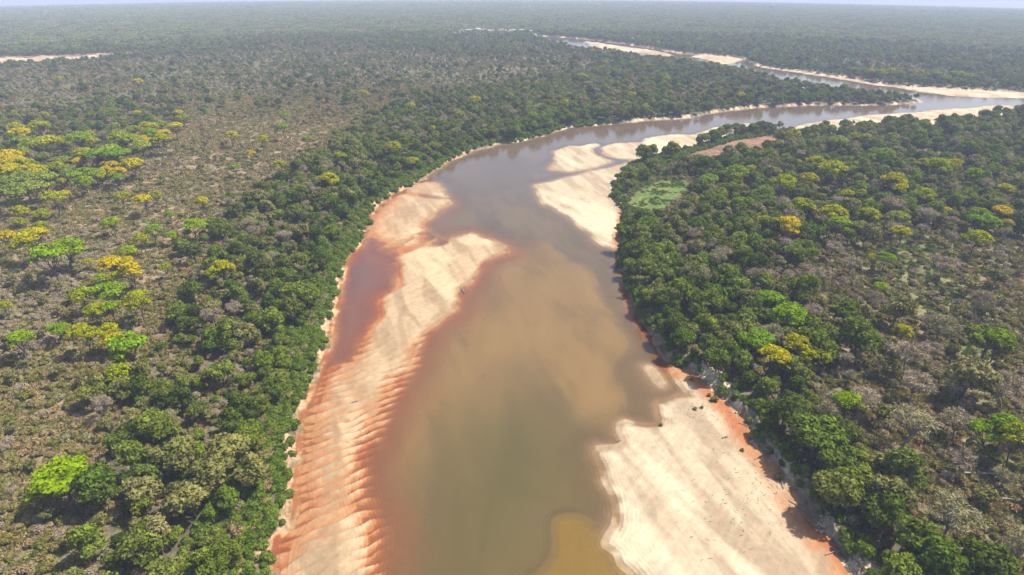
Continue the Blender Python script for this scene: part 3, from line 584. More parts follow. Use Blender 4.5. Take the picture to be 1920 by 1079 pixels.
# bright crowns one can point to: (px, py, crown width in px, kind)
Yk, Mk, Lk, Gk = 'golden', 'yellowgreen', 'lime', 'palegreen'
BRIGHT = [
(27,230,24,Mk),(32,243,28,Yk),(70,230,24,Mk),(37,258,30,Gk),(58,264,28,Mk),(84,256,32,Yk),(112,260,24,Mk),(144,248,34,Lk),(165,244,20,Mk),(152,252,14,Yk),
(215,234,18,Gk),(247,236,20,Mk),(278,232,26,Mk),(300,232,18,Gk),(327,232,24,Yk),(334,207,18,Yk),(342,222,18,Gk),(256,209,11,Yk),(278,245,26,Lk),(302,244,24,Yk),
(220,251,26,Mk),(243,256,26,Mk),(268,255,22,Yk),(303,255,28,Mk),(292,261,18,Mk),(173,265,18,Mk),(263,270,34,Gk),(204,273,36,Lk),(222,279,26,Lk),(175,281,38,Lk),(154,283,26,Mk),(212,286,32,Lk),
(148,298,22,Yk),(116,295,24,Gk),(10,283,36,Yk),(14,294,40,Yk),(39,281,22,Gk),(25,300,30,Mk),(47,296,24,Mk),(15,313,32,Yk),(51,314,34,Mk),(105,311,22,Mk),(126,309,24,Gk),(74,314,24,Mk),
(41,328,48,Gk),(80,326,36,Gk),(123,322,20,Gk),(6,336,34,Gk),(60,345,34,Gk),(24,352,34,Gk),(117,345,13,Mk),(156,318,20,Lk),(173,315,26,Lk),(144,330,22,Lk),(157,335,24,Lk),
(195,307,14,Yk),(208,309,20,Yk),(197,317,20,Yk),(218,318,22,Yk),(189,327,18,Mk),(214,328,20,Lk),(247,298,30,Yk),(233,303,16,Yk),(256,306,18,Yk),(212,296,22,Mk),
(95,364,34,Mk),(119,363,18,Yk),(31,379,16,Mk),(36,392,24,Mk),(76,399,20,Mk),(227,366,20,Mk),(265,367,30,Yk),(289,362,20,Mk),(317,397,16,Lk),
(257,150,16,Yk),(108,148,12,Mk),(433,250,22,Yk),(530,240,20,Lk),(490,260,20,Mk),(577,261,18,Mk),(470,288,18,Yk),(533,212,20,Gk),(613,325,38,Mk),(567,349,14,Mk),(533,311,14,Gk),(440,310,18,Lk),
(737,267,28,Mk),(890,182,22,Mk),(680,170,18,Mk),(1090,142,20,Lk),(650,176,18,'evergreen'),
(9,443,26,Yk),(62,436,46,Yk),(116,452,46,Lk),(89,471,54,Lk),(28,461,22,Mk),(163,489,16,Mk),(205,487,38,Yk),(236,489,22,Yk),(242,508,36,Yk),(190,519,24,Lk),(212,520,24,Mk),(196,535,44,Lk),
(154,553,34,Mk),(254,550,44,Mk),(178,578,32,Mk),(208,575,28,Lk),(107,613,26,Lk),(151,621,40,Mk),(202,618,36,Mk),(208,633,32,Yk),(237,641,58,Lk),(221,668,34,Mk),(222,697,36,Mk),(210,710,24,Lk),
(33,633,36,Lk),(285,427,26,Lk),(267,446,24,Mk),(237,468,26,Lk),(208,412,24,Lk),(307,499,20,Mk),(357,412,34,Lk),(319,437,18,Lk),(3,571,20,Mk),(74,420,20,Mk),(38,416,18,Mk),
(413,490,40,Mk),(397,507,28,Mk),(380,375,24,Yk),(117,892,88,Lk),
(1641,293,20,Mk),(1532,294,30,Mk),(1495,302,18,Mk),(1563,308,42,Mk),(1765,301,42,Mk),(1734,303,22,Mk),(1791,304,20,Mk),(1476,333,56,Mk),(1518,333,26,Mk),(1512,341,20,Yk),(1678,326,38,Mk),(1675,337,26,Lk),(1692,345,28,Yk),
(1889,347,24,Mk),(1833,317,26,Lk),(1591,361,20,Mk),(1616,359,20,Mk),(1737,357,32,Mk),(1733,370,16,Yk),(1504,377,36,Mk),(1478,380,13,Mk),(1388,381,28,Lk),(1557,378,18,Gk),(1633,376,22,Mk),(1633,391,34,Mk),(1613,385,16,Mk),
(1563,397,42,Mk),(1574,412,40,Lk),(1613,426,26,Gk),(1689,399,34,Gk),(1775,392,16,Yk),(1841,392,30,Lk),(1827,409,26,Lk),(1858,406,30,Lk),(1878,397,26,Yk),(1890,418,18,Yk),(1838,435,36,Mk),(1439,415,34,Mk),(1477,419,46,Yk),
(1692,430,32,Mk),(1388,443,22,Lk),(1661,483,26,Lk),(1636,486,20,Mk),(1445,556,50,Lk),(1487,580,58,Lk),(1421,629,52,Lk),(1449,664,52,Yk),(1495,649,40,Mk),(1528,642,32,Mk),(1510,665,34,Mk),(1539,670,30,Mk),
(1652,537,20,Lk),(1873,641,38,Lk),(1591,752,44,Lk),(1851,808,40,Lk),(1888,806,44,Lk),(1914,824,48,Mk),(1695,620,28,Mk),(1573,260,26,Gk),(1463,268,16,Mk),(1663,283,28,Gk),(1383,313,38,Lk),(1333,328,28,Lk),
(1710,660,62,'bare'),(1720,718,50,'bare'),(1713,782,84,'bare'),(1803,784,50,'bare'),(1777,604,44,'bare'),(1620,737,46,'bare'),(1563,463,30,'bare'),(1675,374,40,'bare'),(1774,488,36,'bare'),(1540,515,40,'bare'),(1600,490,36,'bare'),
(1900,720,50,'bare'),(1790,960,70,'bare'),(1640,560,30,'bare'),(1420,520,34,'bare'),
(1858,552,60,'scrubtree'),(1825,522,50,'scrubtree'),(1591,574,50,'evergreen'),(1617,615,68,'evergreen'),(1862,622,76,'evergreen'),(1830,690,60,'darkolive'),
(1680,910,70,'darkolive'),(1860,1045,64,'evergreen'),(1540,800,70,'evergreen'),(1660,850,60,'darkolive'),
(395,870,60,'darkolive'),(420,830,64,'darkolive'),(470,860,60,'darkolive'),(325,840,60,'darkolive'),(350,920,58,'darkolive'),
(1050,170,30,'evergreen'),(950,172,24,'evergreen'),(1640,180,26,'evergreen'),(1668,176,20,'evergreen'),
]
PLACES = [   # phrase, centre in photograph pixels
 ('in the grove at the left edge', (20, 290)), ('along the back of the left grove', (90, 250)),
 ('at the right end of the left grove', (275, 245)), ('in the middle of the left grove', (190, 278)),
 ('in the fringe below the left grove', (60, 330)), ('in the knot below the left grove', (150, 322)),
 ('where the grove meets brown ground', (215, 312)), ('on brown ground under the left grove', (90, 370)),
 ('in the trio on the brown plain', (265, 367)), ('far out on the left plain', (190, 150)),
 ('between left grove and river woods', (480, 260)), ('at the top of the left woods', (600, 320)),
 ('left of the upper river bend', (850, 190)), ('above the grey bushes, far left', (60, 450)),
 ('in the line beyond the grey bushes', (215, 490)), ('in the clump beside the grey bushes', (200, 545)),
 ('in the lower clump on the left plain', (200, 630)), ('below the lower left plain clump', (218, 695)),
 ('in brown shrubs left of the woods', (290, 440)), ('at the inner edge of left woods', (400, 490)),
 ('near the lower left corner', (117, 892)), ('by the red dirt patch', (1350, 320)),
 ('behind the red dirt patch', (1560, 290)), ('in upper right woods near the sandbar', (1770, 300)),
 ('in the group right of the dirt', (1490, 335)), ('in the middle of the right woods', (1680, 340)),
 ('at the upper right woods edge', (1870, 330)), ('above the golden pair on the right', (1500, 385)),
 ('in the row beside the golden pair', (1620, 380)), ('right beside the golden pair', (1570, 405)),
 ('in the clump at the right edge', (1855, 405)), ('in the golden pair over dark shade', (1458, 418)),
 ('at the top of the grassy strip', (1680, 440)), ('in the grassy opening on the right', (1660, 500)),
 ('in right woods beside the narrows', (1460, 570)), ('above the cut bank on the right', (1430, 640)),
 ('in the yellow group above the cut bank', (1515, 655)), ('in the dry open wood on the right', (1720, 700)),
 ('behind the lower right sandbar', (1560, 770)), ('near the fallen trunks, far right', (1885, 810)),
 ('in the lower right corner wood', (1800, 1000)), ('in the open wood at the right edge', (1850, 600)),
 ('in the strip beside the rippled shore', (380, 870)), ('on the wooded point upriver', (1660, 178)),
 ('along the far bank upriver', (1650, 140)),
]
LOOK = dict(golden='golden yellow blossoming tree', yellowgreen='yellow-green flat-topped tree', lime='bright green umbrella-shaped tree', palegreen='pale green spreading tree',
            bare='leafless grey branching tree', scrubtree='small olive scrub tree', evergreen='large dark evergreen tree', darkolive='large olive-green rounded tree')
LOOKP = {k: v + 's' for k, v in LOOK.items()}
ORD = ['first', 'second', 'third', 'fourth', 'fifth', 'sixth', 'seventh', 'eighth', 'ninth', 'tenth', 'eleventh', 'twelfth', 'thirteenth', 'fourteenth']
SHORT = dict(golden='golden tree', yellowgreen='yellow-green tree', lime='bright green tree', palegreen='pale green tree', bare='leafless grey tree',
             scrubtree='scrub tree', evergreen='dark green tree', darkolive='olive-green tree')
def name_members(kind, place, members):
    """members: (px, py, object); rows of at most twelve, named from the left"""
    members.sort(key=lambda m: -m[1]); nrow = -(-len(members) // 12); per = -(-len(members) // nrow)
    for r_ in range(nrow):
        row = sorted(members[r_ * per:(r_ + 1) * per], key=lambda m: m[0])
        rw_ = '' if nrow == 1 else (', front row' if r_ == 0 else ', back row' if r_ == nrow - 1 else ', ' + ORD[r_] + ' row')
        for n, m in enumerate(row):
            if len(row) == 1: lab = LOOK[kind] + rw_ + ' ' + place
            elif n == 0: lab = 'leftmost ' + SHORT[kind] + rw_ + ' ' + place
            elif n == len(row) - 1: lab = 'rightmost ' + SHORT[kind] + rw_ + ' ' + place
            else: lab = ORD[n] + ' ' + SHORT[kind] + ' from the left' + rw_ + ' ' + place
            wds = lab.split(); m[2]['label'] = lab; m[2]['group'] = SHORT[kind] + 's ' + place
            if len(wds) > 16: print('LONG', len(wds), lab)
TAKEN = []      # (x, y, r) where scattered trees must keep clear
bright_list = []
for px, py, wd, kind in BRIGHT:
    h = {'evergreen': 7, 'darkolive': 7, 'bare': 6.5, 'scrubtree': 4.5}.get(kind, 9.2)
    s = 1.0
    if px == 117: h = 4.5
    for _ in range(3):
        g = ground(np.array([px]), np.array([py]), 3.0 + h * s * .82)[0]
        dist = math.sqrt(g[0]**2 + g[1]**2 + CAM_H**2)
        R = wd * dist / FPX / 2 * 1.14
        s = min(max(R / {'bare': 3.6, 'scrubtree': 2.5, 'evergreen': 3.6, 'darkolive': 3.6}.get(kind, 4.1), .5), 2.0)
    bright_list.append([px, py, kind, g[0], g[1], s, h * s])
    TAKEN.append((g[0], g[1], R))
# a few far yellow-green crowns in a row beyond the far bank
for k in range(46):
    px = random.uniform(1490, 1850); py = 130 + (px - 1490) * .045 + random.uniform(-5, 9)
    g = ground(np.array([px]), np.array([py]), 10)[0]; bright_list.append([px, py, random.choice([Mk, Mk, Gk]), g[0], g[1], random.uniform(1.1, 1.7), 9])
by = {}; NAMED = {}
for b in bright_list:
    ph = min(PLACES, key=lambda q: (q[1][0] - b[0])**2 + (3.0 * (q[1][1] - b[1]) if b[1] < 400 else 1.5 * (q[1][1] - b[1]))**2)[0]
    by.setdefault((ph, b[2]), []).append(b)
for (ph, kind), L_ in by.items():
    mem = []
    for b in L_:
        sc_ = b[5]; z, dd_ = hz(b[3], b[4])
        if dd_[0] > -1.5: print('SKIP in river', b[:3]); continue
        mem.append((b[0], b[1], plant_tree(kind, b[3], b[4], z[0], sc_, sz=1.0 if sc_ < 1.3 else .85) if b[:2] != [117, 892] else plant_tree(kind, b[3], b[4], z[0] - 2.5, sc_, sz=.62)))
    if mem: NAMED.setdefault((kind, ph), []).extend(mem)

# ------------------------------------------------------------------ wild growth
def grid_pts(step, rmin, rmax, halfang=57):
    n = int(2 * rmax / step)
    gx = (np.arange(-n // 2, n // 2) + .5) * step; gy = np.arange(int(rmin * .5 / step), int(rmax / step)) * step
    A, B = np.meshgrid(gx, gy); A = A.ravel(); B = B.ravel()
    q = np.hypot(A, B); k = (q > rmin) & (q < rmax) & (np.abs(np.degrees(np.arctan2(A, B))) < halfang); A = A[k]; B = B[k]
    A = A + RNG.uniform(-.5, .5, len(A)) * step; B = B + RNG.uniform(-.5, .5, len(B)) * step
    px, py, _ = pix(A, B, drop(A, B) + 3)
    k = (px > -160) & (px < 2080) & (py < 1260)
    return A[k], B[k]
def fields(x, y):
    """how wooded and what sort of ground"""
    r = np.hypot(x, y)
    wood = ss(-9, 9, sdist(Z_STRIP, x, y, 60) + 14 * (fbm(x / 14, y / 14, 71, 3) - .5))
    rt = ss(-4, 4, sdist(Z_RIGHT, x, y, 60)); op = ss(-12, 12, sdist(Z_OPEN_R, x, y, 60) + 20 * (fbm(x / 16, y / 16, 72, 3) - .5))
    wood = np.maximum(wood, rt * (1 - op * .82))
    gv = ss(-10, 12, sdist(Z_GROVE_L, x, y, 60)) * .5; wood = np.maximum(wood, gv)
    dl = ss(-20, 20, sdist(Z_DARKLINE, x, y, 60)); wood = np.maximum(wood, dl)
    farw = ss(700, 1100, r) * (.22 + .6 * ss(.45, .62, fbm(x / 160, y / 220, 73, 4)))
    sav = np.maximum(ss(-30, 30, sdist(Z_SAV_FAR, x, y, 60)), ss(-10, 15, sdist(Z_SAV_PEN, x, y, 60)))
    farw = farw * (1 - .8 * sav)
    inl = ss(-60, 30, sdist(RIVER, x, y, 60)); 
    wood = np.maximum(wood * (1 - .75 * ss(-10, 15, sdist(Z_SAV_PEN, x, y, 60))), farw)
    wood = np.maximum(wood, ss(70, 25, -river_d(x, y)) * ss(600, 700, r) * .95)
    wood = wood * (1 - ss(-6, 0, sdist(DIRT, x, y))) * (1 - ss(-3, 1, sdist(GLADE, x, y)))
    low = ss(-6, 2, sdist(Z_LOW_R, x, y))
    wood = wood * (1 - .92 * low)
    clear = np.maximum(ss(-4, 0, sdist(DIRT, x, y)), 0); wood = wood * (1 - ss(-3, 0, sdist(GLADE_CLEAR, x, y)))
    return wood, op * rt, clear, low, sav
def keep_clear(x, y, f=.8):
    k = np.ones(len(x), bool)
    for a_, b_, c_ in TAKEN: k &= (x - a_)**2 + (y - b_)**2 > (c_ * f)**2
    return k

SPOTS = [   # more places one can find, for the ordinary trees
 ('low on the left river bank', (500, 1000)), ('in the lower left river woods', (400, 960)), ('left of the lower river woods', (270, 1000)),
 ('in the lower left corner scrub', (90, 1010)), ('above the lower left corner', (120, 780)), ('on the bank beside the rippled sand', (530, 860)),
 ('in woods left of the rippled sand', (430, 780)), ('at the back of lower left woods', (290, 850)), ('on the bank beside the red pool', (590, 600)),
 ('in woods left of the red pool', (490, 620)), ('at the back of middle left woods', (400, 640)), ('below the golden clump on the left', (230, 760)),
 ('beside the grey bushes at the left edge', (60, 560)), ('on the bank above the red pool', (620, 450)), ('inland of the upper left sandbar', (560, 400)),
 ('on the left bank at the bend', (760, 310)), ('at the back of upper left woods', (520, 470)), ('on the brown clearing, left side', (370, 320)),
 ('on the right bank beside the shoal', (1220, 560)), ('on the right bank below the glade', (1220, 450)), ('behind the right bank below the glade', (1320, 480)),
 ('in woods right of the narrows', (1330, 600)), ('at the top of the cut bank', (1330, 670)), ('above the middle of the cut bank', (1430, 740)),
 ('on the cut bank beside the sandbar', (1470, 830)), ('over the shaded lower cut bank', (1560, 950)), ('low behind the cut bank, right', (1700, 1050)),
 ('behind the lower cut bank', (1640, 930)), ('in dry wood behind the cut bank', (1640, 840)), ('in the open wood by fallen trunks', (1790, 880)),
 ('in the lower right corner', (1880, 1040)), ('at the right edge, low down', (1890, 900)), ('right of the yellow group', (1610, 670)),
 ('in the middle of the dry wood', (1760, 740)), ('on the dry wood right edge', (1890, 700)), ('beside the grassy strip', (1620, 560)),
 ('at the edge right of grassy strip', (1880, 540)), ('behind the right woods clump', (1540, 490)), ('around the green glade', (1300, 400)),
 ('in the woods under the golden pair', (1430, 470)), ('right of the grassy strip top', (1800, 460)),
]
ALLP = PLACES + SPOTS
def place_of(px, py):
    return min(ALLP, key=lambda q: (q[1][0] - px)**2 + ((3.0 if py < 400 else 1.5) * (q[1][1] - py))**2)[0]

POOL = {}   # kind -> list of arrays x, y, scale
def put(kind, x, y, s): POOL.setdefault(kind, []).append(np.stack([x, y, s], 1))
# trees
x, y = grid_pts(5.0, 60, 1500)
wd_, op_, clr, low, sav = fields(x, y); z_, d_ = hz(x, y); rr_ = np.hypot(x, y)
u = RNG.uniform(0, 1, len(x)); u2 = RNG.uniform(0, 1, len(x)); pxx, pyy, _ = pix(x, y, z_)
inland = d_ < np.where(x > 0, -2.2, np.where(rr_ < 330, -8.5, -3.5))
gap = fbm(x / 11, y / 11, 75, 2)
isT = inland & (u < wd_ * np.where(gap > .36, .92, .55)) & keep_clear(x, y, .75)
c = np.select([u2 < .62, u2 < .80, u2 < .90], [0, 1, 2], 3)        # evergreen, olive, bare, scrub tree
dens = np.where(op_ > .4, 1, 0)
c = np.where((dens == 1) & (u2 < .20), 2, c); c = np.where((dens == 1) & (u2 >= .20) & (u2 < .55), 3, c); c = np.where((dens == 1) & (u2 >= .55) & (u2 < .78), 1, c)
shore = (d_ > -22) & (dens == 0); c = np.where(shore & (u2 < .9), 0, c)
bright = isT & (RNG.uniform(0, 1, len(x)) < .007) & (rr_ > 350)
sc = (.5 + .85 * RNG.uniform(0, 1, len(x))**1.5) * (.85 + .4 * fbm(x / 25, y / 25, 85, 2)) * 1.02 * np.where(x < 0, .92, 1.05) * mix(1.0, .78, ss(500, 1000, rr_))
for n, kind in enumerate(['evergreen', 'darkolive', 'bare', 'scrubtree']):
    k = isT & (c == n) & ~bright; put(kind, x[k], y[k], sc[k])
put('yellowgreen', x[bright], y[bright], sc[bright])
# scattered small trees over the open ground
x, y = grid_pts(9.0, 70, 1500); wd_, op_, clr, low, sav = fields(x, y); z_, d_ = hz(x, y); u = RNG.uniform(0, 1, len(x))
cl = fbm(x / 45, y / 45, 77, 3)
k = (sdist(GLADE_CLEAR, x, y) < -2) & (d_ < -6) & (wd_ < .3) & (clr < .1) & (sdist(GLADE, x, y) < -2) & (u < .06 + .55 * ss(.5, .68, cl)) & keep_clear(x, y)
k2 = k & (u < .09); 
put('scrubtree', x[k], y[k], RNG.uniform(.55, 1.1, k.sum()))
# shore thicket
for side in (0, 1):
    x, y = grid_pts(2.3, 70, 620); k = (x < 0) == (side == 0); x = x[k]; y = y[k]; z_, d_ = hz(x, y); rr_ = np.hypot(x, y)
    wid = np.where(x < 0, 17, np.where(rr_ > 205, 18, 5)) * (.6 + .8 * fbm(x / 20, y / 20, 78, 2))
    k = (d_ < np.where(x > 0, -.5, -.9)) & (d_ > -wid - 1) & ((x < 0) | (rr_ > 205) | (RNG.uniform(0, 1, len(x)) < .6)) & (sdist(GLADE, x, y) < -1) & (sdist(DIRT, x, y) < -1) & (rr_ < 560)
    put('thicket', x[k], y[k], RNG.uniform(.5, .95, k.sum()))
x, y = grid_pts(2.6, 70, 700); lo = sdist(Z_LOW_R, x, y); z_, d_ = hz(x, y)
k = (lo > -2) & (d_ < -1) & (sdist(GLADE, x, y) < 0) & (sdist(DIRT, x, y) < -1.5) & (RNG.uniform(0, 1, len(x)) < .8); put('thicket', x[k], y[k], RNG.uniform(.4, .8, k.sum()))
# shrubs and tufts on open ground
x, y = grid_pts(2.5, 75, 520); wd_, op_, clr, low, sav = fields(x, y); z_, d_ = hz(x, y)
br = ss(-12, 10, sdist(Z_BROWN_L, x, y)); gy = ss(-8, 6, sdist(Z_GREY_L, x, y)); gr = ss(-8, 6, sdist(Z_GRASS_R, x, y))
n1 = fbm(x / 13, y / 13, 79, 3); u = RNG.uniform(0, 1, len(x)); u2 = RNG.uniform(0, 1, len(x))
pr = (.70 + 1.2 * (n1 - .42)) * (1 - .72 * br) * (1 - .6 * gr)
k = (d_ < -4.5) & (clr < .2) & (sdist(GLADE, x, y) < -1) & (u < pr) & keep_clear(x, y, .3) & (gy < .5)
kb = k & (u2 < .30 + .25 * br); kg = k & (u2 >= .9); ks = k & ~kb & ~kg
put('scrub', x[ks], y[ks], RNG.uniform(.5, 1.35, ks.sum())); put('brownshrub', x[kb], y[kb], RNG.uniform(.5, 1.2, kb.sum()))
kg2 = (gy >= .5) & (u < .62); kg = kg | kg2; put('greyshrub', x[kg], y[kg], RNG.uniform(.6, 1.1, kg.sum()))
x, y = grid_pts(4.4, 520, 1420); wd_, op_, clr, low, sav = fields(x, y); z_, d_ = hz(x, y); n1 = fbm(x / 26, y / 26, 80, 3); u = RNG.uniform(0, 1, len(x)); u2 = RNG.uniform(0, 1, len(x))
br = ss(-12, 10, sdist(Z_BROWN_L, x, y))
k = (d_ < -5) & (clr < .2) & (u < (.60 + 1.3 * (n1 - .42)) * (1 - .6 * wd_) * (1 - .6 * br)); kb = k & (u2 < .3); ks = k & ~kb
put('scrub', x[ks], y[ks], RNG.uniform(.6, 1.5, ks.sum())); put('brownshrub', x[kb], y[kb], RNG.uniform(.6, 1.4, kb.sum()))
x, y = grid_pts(2.0, 75, 430); wd_, op_, clr, low, sav = fields(x, y); z_, d_ = hz(x, y); u = RNG.uniform(0, 1, len(x))
gr = ss(-8, 6, sdist(Z_GRASS_R, x, y)); k = (d_ < -4) & (clr < .3) & (wd_ < .75) & (u < .55) & (sdist(GLADE, x, y) < -.5)
kf = k & (RNG.uniform(0, 1, len(x)) < .12 + .75 * gr); kd = k & ~kf
put('grass', x[kd], y[kd], RNG.uniform(.6, 1.5, kd.sum())); put('freshgrass', x[kf], y[kf], RNG.uniform(.6, 1.4, kf.sum()))
x_, y_ = grid_pts(3.3, 430, 760); wd2, op2, cl2, _, _ = fields(x_, y_); z2, d2_ = hz(x_, y_)
k = (d2_ < -4) & (cl2 < .3) & (wd2 < .75) & (RNG.uniform(0, 1, len(x_)) < .6); put('grass', x_[k], y_[k], RNG.uniform(1.0, 2.1, k.sum()))
x, y = grid_pts(2.2, 150, 420); k = sdist(GLADE, x, y) > -3; k &= fbm(x / 8, y / 8, 76, 2) + RNG.uniform(-.2, .2, len(x)) > .55; put('freshgrass', x[k], y[k], RNG.uniform(.6, 1.2, k.sum()))

# the 290 that show largest of every countable kind are trees of their own, the rest one mass
LIMIT = dict(evergreen=280, darkolive=0, bare=270, scrubtree=290, yellowgreen=0)
seen_n = {}
MASS = dict(evergreen=('forest', 'dense dark green forest canopy spread over both banks'), darkolive=('olive_forest', 'olive-green rounded trees mixed through the forest'),
            bare=('dry_forest', 'leafless grey trees mixed through the woods'), scrubtree=('scrub_trees', 'small olive trees scattered over the open plain'),
            yellowgreen=('yellow_woods', 'faint yellow-green crowns dotted through the distant woods'), thicket=('shore_thicket', 'fresh green thicket crowding the river banks'),
            scrub=('scrub_undergrowth', 'olive green shrubs covering the open ground'), brownshrub=('dry_undergrowth', 'dry brown shrubs covering the open ground'),
            greyshrub=('grey_undergrowth', 'leafless grey bushes on the left plain and among the shrubs'), grass=('dry_grass', 'tufts of dry straw-coloured grass between the shrubs'),
            freshgrass=('green_grass', 'fresh green grass tufts in the clearings on the right bank'))
for kind, arrs in POOL.items():
    A = np.concatenate(arrs); z_, d_ = hz(A[:, 0], A[:, 1])
    lim = LIMIT.get(kind, 0); pick = np.zeros(len(A), bool)
    if lim:
        px, py, dist = pix(A[:, 0], A[:, 1], z_ + 4 * A[:, 2])
        inside = (px > 8) & (px < 1912) & (py > 8) & (py < 1090)
        size = np.where(inside, A[:, 2] / dist, 0); order = np.argsort(-size)[:lim]; order = order[size[order] > 0]; pick[order] = True
        for q in order:
            t = plant_tree(kind, A[q, 0], A[q, 1], z_[q], A[q, 2]); NAMED.setdefault((kind, place_of(px[q], py[q])), []).append((px[q], py[q], t))
    q = ~pick; P = PROTO[kind]
    name, lab = MASS[kind]
    scatter(name, [p['whole'] for p in P], np.stack([A[q, 0], A[q, 1], z_[q]], 1), RNG.uniform(0, 6.283, q.sum()), A[q, 2], RNG.integers(0, len(P), q.sum()), lab)
    print('POOL', kind, len(A), int(pick.sum()))

for (kind, ph), mem in NAMED.items(): name_members(kind, ph, mem)
# far woods in patches
pts = []; ids = []; scs = []
for step, r0, r1 in ((27, 1400, 3200), (46, 3200, 6200)):
    x, y = grid_pts(step, r0, r1, 57); wd_, op_, clr, low, sav = fields(x, y); z_, d_ = hz(x, y); u = RNG.uniform(0, 1, len(x))
    n = fbm(x / 300, y / 500, 83, 4); dl = sdist(Z_DARKLINE, x, y); yr = sdist(Z_YROW, x, y)
    k = (d_ < -14) & (u < .93)
    t = np.where(u < .2 + .6 * ss(.4, .6, n), RNG.integers(0, 3, len(x)), RNG.integers(5, 8, len(x)))
    t = np.where((dl > 0) | ((d_ > -70) & (d_ < 0)), RNG.integers(3, 5, len(x)), t)
    t = np.where((yr > -10) & (u < .7), 8, t)
    t = np.where(sav > .5, RNG.integers(5, 8, len(x)), t); k &= ~((sav > .5) & (u > .35))
    pts.append(np.stack([x[k], y[k], z_[k] - .5], 1)); ids.append(t[k]); scs.append(np.full(k.sum(), step / 30.0))
pts = np.concatenate(pts); ids = np.concatenate(ids); scs = np.concatenate(scs)
scatter('distant_forest', GROVES, pts, RNG.integers(0, 4, len(pts)) * 1.5708 + RNG.uniform(-.3, .3, len(pts)), scs, ids, 'distant woodland reaching to the hazy horizon')
print('GROVES', len(pts))

# ------------------------------------------------------------------ the village beside the far river
wallm = [plain('whitewash', (.24, .23, .22), .8, .05), plain('cream_wash', (.26, .21, .16), .8, .05), plain('blue_wash', (.20, .24, .27), .8, .05)]
roofm = [plain('zinc_roof', (.20, .20, .21), .5, .08), plain('clay_roof', (.20, .09, .055), .9, .12), plain('white_roof', (.26, .26, .26), .6, .05)]
dark = plain('window_dark', (.05, .05, .06), .4)
def box(x0, x1, y0, y1, z0, z1):
    V = [(x, y, z) for x in (x0, x1) for y in (y0, y1) for z in (z0, z1)]
    return np.array(V, float), np.array([(0, 1, 3, 2), (4, 6, 7, 5), (0, 4, 5, 1), (2, 3, 7, 6), (0, 2, 6, 4), (1, 5, 7, 3)])
def gable(w_, d_, z0, h):
    a = w_ / 2 + .5; b = d_ / 2 + .6
    V = [(-a, -b, z0), (a, -b, z0), (a, 0, z0 + h), (-a, 0, z0 + h), (-a, b, z0), (a, b, z0), (-a, -b, z0 - .2), (a, -b, z0 - .2), (-a, b, z0 - .2), (a, b, z0 - .2)]
    F_ = [(0, 1, 2, 3), (3, 2, 5, 4), (0, 3, 4, 4), (1, 5, 2, 2), (6, 7, 1, 0), (4, 5, 9, 8), (6, 8, 9, 7)]
    return V, F_
HOUSES = [(866,60),(877,58),(884,57),(889,58),(896,56),(903,58),(908,57),(915,58),(921,59),(928,58),(934,59),(941,57),(946,59),(951,60),(957,58),(964,58),(970,58),(974,60),(979,58),(985,60),(990,58),(996,60),(1001,60),(846,58),(855,63),(862,63),(1002,65)]
HOUSES.sort()
for n, (px, py) in enumerate(HOUSES):
    g = ground(np.array([px]), np.array([py]), 4)[0]; z = float(hz(*g)[0][0])
    w_ = random.uniform(12, 22); dd = random.uniform(8, 12); hh = random.uniform(3.2, 5)
    root = bpy.data.objects.new('house', None); COL.objects.link(root); root.location = (g[0], g[1], z + .3); root.rotation_euler = (0, 0, random.uniform(-.5, .5)); root.scale = (.6, .6, .8)
    wi = random.choice([0, 0, 1, 2]); ri = random.choice([0, 1, 2, 2])
    v, f = box(-w_ / 2, w_ / 2, -dd / 2, dd / 2, -1.5, hh); o = link('wall', mesh_np('house_wall', v, f, [wallm[wi]])); o.parent = root
    V, F_ = gable(w_, dd, hh + .05, 2.2); m = bpy.data.meshes.new('house_roof'); m.from_pydata(V, [], [tuple(dict.fromkeys(q)) for q in F_]); m.materials.append(roofm[ri]); o = link('roof', m); o.parent = root
    for q in (-.28, .28):
        v, f = box(w_ * q - .7, w_ * q + .7, -dd / 2 - .04, -dd / 2 + .1, 1.0, 2.3); o = link('window', mesh_np('house_window', v, f, [dark])); o.parent = root
    v, f = box(-.5, .5, -dd / 2 - .04, -dd / 2 + .1, 0, 2.2); o = link('door', mesh_np('house_door', v, f, [dark])); o.parent = root
    root['category'] = 'house'; root['group'] = 'houses of the village by the far river'
    wc = ['white', 'cream', 'pale blue'][wi]; rc = ['grey', 'reddish', 'white'][ri]
    root['label'] = f'tiny {wc} house with {rc} roof, ' + ('leftmost in the distant village' if n == 0 else 'rightmost in the village beside the far river' if n == len(HOUSES) - 1 else (ORD[n] + ' from the left in the far village' if n < 14 else (ORD[len(HOUSES) - 1 - n] + ' from the right in the far village') if len(HOUSES) - 1 - n < 12 else 'in the middle of the far village row'))
    TAKEN.append((g[0], g[1], 16))

